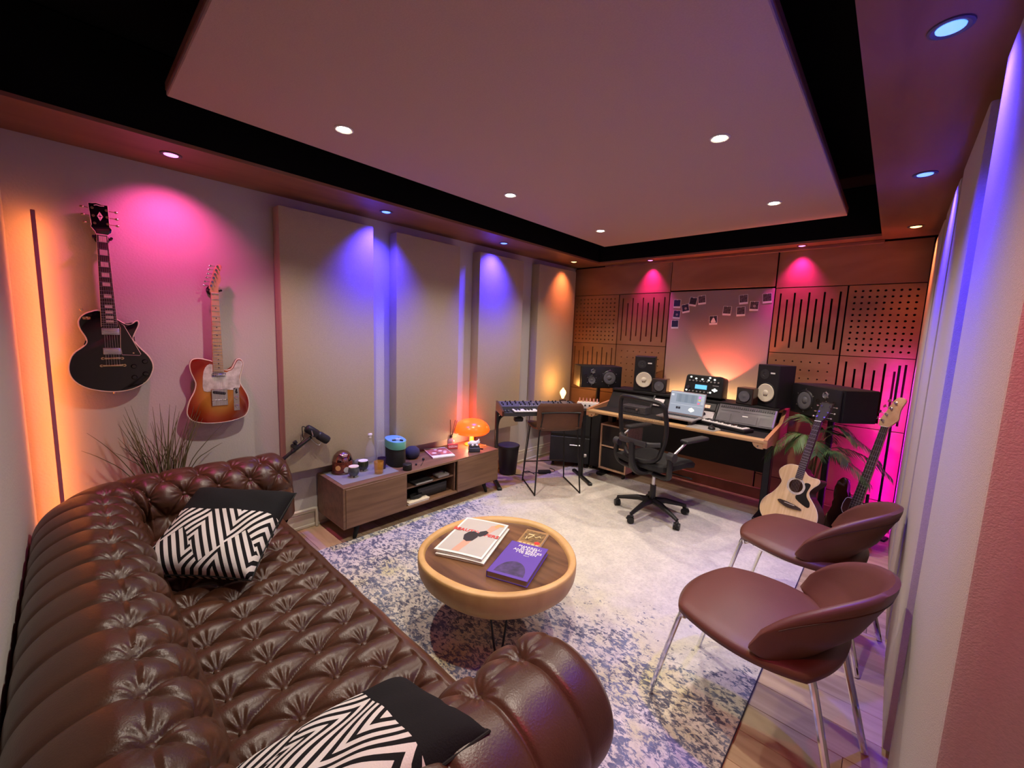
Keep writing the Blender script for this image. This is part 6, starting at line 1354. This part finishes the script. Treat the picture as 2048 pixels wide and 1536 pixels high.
for a, b in ((0.062, 0.515), (0.044, 0.470), (0.026, 0.422), (0.014, 0.372)): o_ = obj('tuning_peg', MB().lathe([(0.011, 0), (0.010, 0.002), (0.007, 0.003), (0.007, 0.016), (0, 0.017)], 14, c=(a, b, 0.008)).cyl((a-0.012, b+0.004, -0.006), (a-0.050, b+0.014, -0.006), 0.0035, seg=8).cyl((a-0.050, b+0.014, -0.0075), (a-0.052, b+0.015, -0.0045), 0.014, seg=12), M_['chrome'], bg)
strings(bg, (-0.018, -0.53), (0.036, 0.33), 0.056, 0.034, 4, 0.02, 0.0165, 0.0011)
obj('pickup', MB().box((-0.01, -0.43, 0.008), (0.09, 0.03, 0.012), 0.004), M_['black'], bg); obj('bridge', MB().box((-0.018, -0.535, 0.008), (0.08, 0.04, 0.014), 0.002), M_['chrome'], bg)
gstand((-0.095, 3.995, 0.0), math.radians(-25), 'black stand under the bass guitar')

# ------------------------------------------------------------------ palm
pm_ = thing('potted_palm', 'small potted palm with arching fronds behind the acoustic guitar', 'plant', (-0.40, 4.12, 0))
obj('pot', MB().lathe([(0, 0), (0.070, 0), (0.076, 0.02), (0.095, 0.20), (0.10, 0.215), (0.093, 0.215), (0.088, 0.19), (0, 0.185)], 26), M_['pot'], pm_)
rr = random.Random(11)
FRD = [((-0.71, 3.98, 0.57), 0.80), ((-0.60, 4.20, 0.86), 0.92), ((-0.52, 3.98, 0.70), 0.80), ((-0.13, 4.08, 0.80), 0.90), ((0.02, 4.17, 0.66), 0.84), ((0.09, 4.18, 0.56), 0.72), ((-0.16, 4.00, 0.66), 0.70), ((-0.02, 4.05, 0.50), 0.66), ((-0.46, 4.28, 0.92), 0.90), ((-0.58, 4.08, 0.66), 0.78), ((-0.28, 4.25, 0.74), 0.84), ((-0.36, 3.99, 0.66), 0.76)]
for tip, zm in FRD:
    b = Vector((rr.uniform(-0.03, 0.03), rr.uniform(-0.03, 0.03), 0.19)); e = Vector((tip[0]+0.40, tip[1]-4.12, tip[2])); mid = Vector((e.x*0.42, e.y*0.42, zm))
    pts = smooth_line([b, b*0.6+Vector((mid.x*0.35, mid.y*0.35, 0.19+(zm-0.19)*0.66)), mid, (mid*0.4+e*0.6)+Vector((0, 0, 0.035)), e], 10); n = len(pts)
    mb = MB().tube(pts, [0.0042*(1-0.75*i/n) for i in range(n)], 5); fr = obj('stem', mb, M_['stem'], pm_)
    lf = MB()
    for i in range(int(n*0.38), n-1):
        t_ = (pts[i+1]-pts[i]).normalized(); side = t_.cross(Vector((0, 0, 1))); side = side.normalized() if side.length > 0.05 else Vector((1, 0, 0))
        q = (i-n*0.38)/(n*0.62); L_ = (0.125*(math.sin(PI*min(1, 0.22+q*0.72)))+0.02)
        for s in (-1, 1):
            dr = (side*s*0.85+t_*0.55+Vector((0, 0, -0.10-0.25*q+rr.uniform(-.12, .12)))).normalized(); wv = t_*0.0062
            P0 = pts[i]; P1 = P0+dr*L_*0.45+Vector((0, 0, 0.004)); P2 = P0+dr*L_+Vector((0, 0, -0.020))
            A = [lf.bm.verts.new(v) for v in (P0-wv*0.3, P0+wv*0.3, P1+wv, P1-wv)]; C = lf.bm.verts.new(P2); lf.bm.faces.new(A); lf.bm.faces.new((A[3], A[2], C))
    o_ = obj('leaflets', lf, M_['leaf'], fr); o_['kind'] = 'stuff'

# ------------------------------------------------------------------ shell chairs
def shell_seat(i, j):
    nu, nv = 28, 28; u, v = -1+2*i/nu, -1+2*j/nv
    # square to rounded-square map
    x = u*math.sqrt(1-0.36*v*v); y = v*math.sqrt(1-0.36*u*u)
    w_ = 0.290 if y < 0 else 0.290-0.012*y
    X = x*w_; Y = 0.02+y*0.275
    return Vector((X, Y, 0.468+0.028*(1-x*x)*(1-0.5*y*y)-0.045*max(0, y-0.25)**2-0.012*max(0, -y)))
def shell_back(i, j):
    nu, nv = 40, 20; u = -1+2*i/nu; q = j/nv
    phi = math.radians(80)*u
    zt = 0.512+0.272*max(0, 1-abs(u)**2.3)**0.62; zl = 0.470-0.012*(1-u*u)+0.036*abs(u)**6
    z = zl+(zt-zl)*q
    flare = 1+0.30*(z-0.47)*(1-abs(u)**3)
    R = 0.285
    y0_ = -0.225*math.cos(phi)*(0.72+0.28*min(1, (z-0.44)/0.16))-0.005
    return Vector((R*math.sin(phi)*(1.0+0.10*(z-0.47)), y0_-0.42*max(0, z-0.50)*max(0, math.cos(phi))**0.7, z))
def shell_chair(loc, rz, label):
    t = thing('shell_chair', label, 'chair', loc, rz, 'brown leather shell chairs by the right wall')
    obj('seat', thick(shell_seat, 29, 29, 0.052), M_['leather_chair'], t, sharp=70)
    obj('backrest', thick(shell_back, 41, 21, 0.034), M_['leather_chair'], t, sharp=70)
    pts = [shell_back(i, 17)+Vector((shell_back(i, 17).x, shell_back(i, 17).y, -0.25*math.hypot(shell_back(i, 17).x, shell_back(i, 17).y))).normalized()*0.0175 for i in range(3, 38)]
    obj('piping', MB().tube(pts, 0.0022, 5), M_['seam'], t)
    obj('under_frame', MB().tube(smooth_line([(-0.19, 0.19, 0.432), (0.19, 0.19, 0.432), (0.16, -0.16, 0.430), (-0.16, -0.16, 0.430)], 5, closed=True), 0.010, 8, closed=True), M_['chrome'], t)
    for s in (-1, 1):
        obj('leg', MB().tube(smooth_line([(s*0.12, 0.20, 0.428), (s*0.205, 0.225, 0.428), (s*0.216, 0.240, 0.415), (s*0.220, 0.335, 0.004)], 5), 0.0105, 10), M_['chrome'], t)
        obj('leg', MB().tube(smooth_line([(s*0.10, -0.16, 0.425), (s*0.170, -0.195, 0.425), (s*0.178, -0.210, 0.410), (s*0.205, -0.318, 0.004)], 5), 0.0125, 10), M_['chrome'], t)
shell_chair((-0.255, 1.80, 0.0), math.radians(82.5), 'nearer of two brown leather shell chairs with chrome legs')
shell_chair((-0.238, 2.665, 0.0), math.radians(80), 'farther of two brown leather shell chairs, in front of the guitars')

# ------------------------------------------------------------------ polaroids
pr_ = [mat('photo_dark', (0.02, 0.02, 0.03), 0.25, noise=0.9, nscale=60, col2=(0.045, 0.045, 0.06)), mat('photo_blue', (0.02, 0.03, 0.08), 0.25, noise=0.7, nscale=50, col2=(0.03, 0.035, 0.06)), mat('photo_grey', (0.03, 0.025, 0.03), 0.25, noise=0.9, nscale=70, col2=(0.14, 0.12, 0.13))]
POL = [(-1.791,1.927,0.02,1,0),(-1.698,1.875,-0.20,0,1),(-1.623,1.945,0.16,0,0),(-1.535,1.961,-0.12,2,0),(-1.785,1.811,0.08,1,1),(-1.797,1.705,-0.03,1,0),(-1.404,1.752,-0.06,0,2),(-1.281,1.847,0.05,2,0),(-1.155,1.840,-0.06,2,0),(-1.142,1.956,-0.10,2,0),(-1.042,1.890,0.03,2,1),(-0.940,1.962,-0.10,2,0)]
PLB = ['topmost instant photo of the left column on the fabric panel', 'tilted instant photo with a white blot, right of the left column', 'left one of the pair of bright-edged instant photos', 'right one of the pair of bright-edged instant photos, green tinged',
       'middle instant photo of the left column on the fabric panel', 'lowest instant photo of the left column on the fabric panel', 'lone lowest instant photo showing a white figure at panel centre', 'left instant photo of the right-hand scatter',
       'lower middle instant photo of the right-hand scatter', 'upper instant photo of the right-hand scatter, left of the white figure', 'instant photo with a pale figure in the right-hand scatter', 'instant photo in the top right corner of the fabric panel']
for k, (x, z, a, pi_, bl) in enumerate(POL):
    t = thing('instant_photo', PLB[k], 'photo', (x, YB-0.0068, z), 0, 'instant photos pinned to the back panel'); t.rotation_euler = (0, a, 0)
    obj('card', MB().box((0, -0.0009, -0.006), (0.078, 0.0012, 0.092)), M_['paper'], t); obj('print', MB().box((0, -0.0017, 0.001), (0.070, 0.0006, 0.070)), pr_[pi_], t)
    obj('pin', MB().sphere((0, -0.004, 0.036), 0.0045, 8), M_['white'], t)
    if bl == 1: obj('pale_shape', MB().lathe([(0, 0.0022), (0.013, 0.0022), (0.013, 0.0017)], 14, M=RX(PI/2) @ T(0.002, -0.006, 0)), M_['mid_grey'], t)
    if bl == 2: obj('pale_figure', MB().prism(crv([(0.0, 0.022), (0.010, 0.012), (0.020, -0.012), (0.024, -0.030), (-0.022, -0.030), (-0.018, -0.008), (-0.008, 0.010)], 2), 0.0019, 0.0024, M=RX(PI/2)), M_['paper'], t)
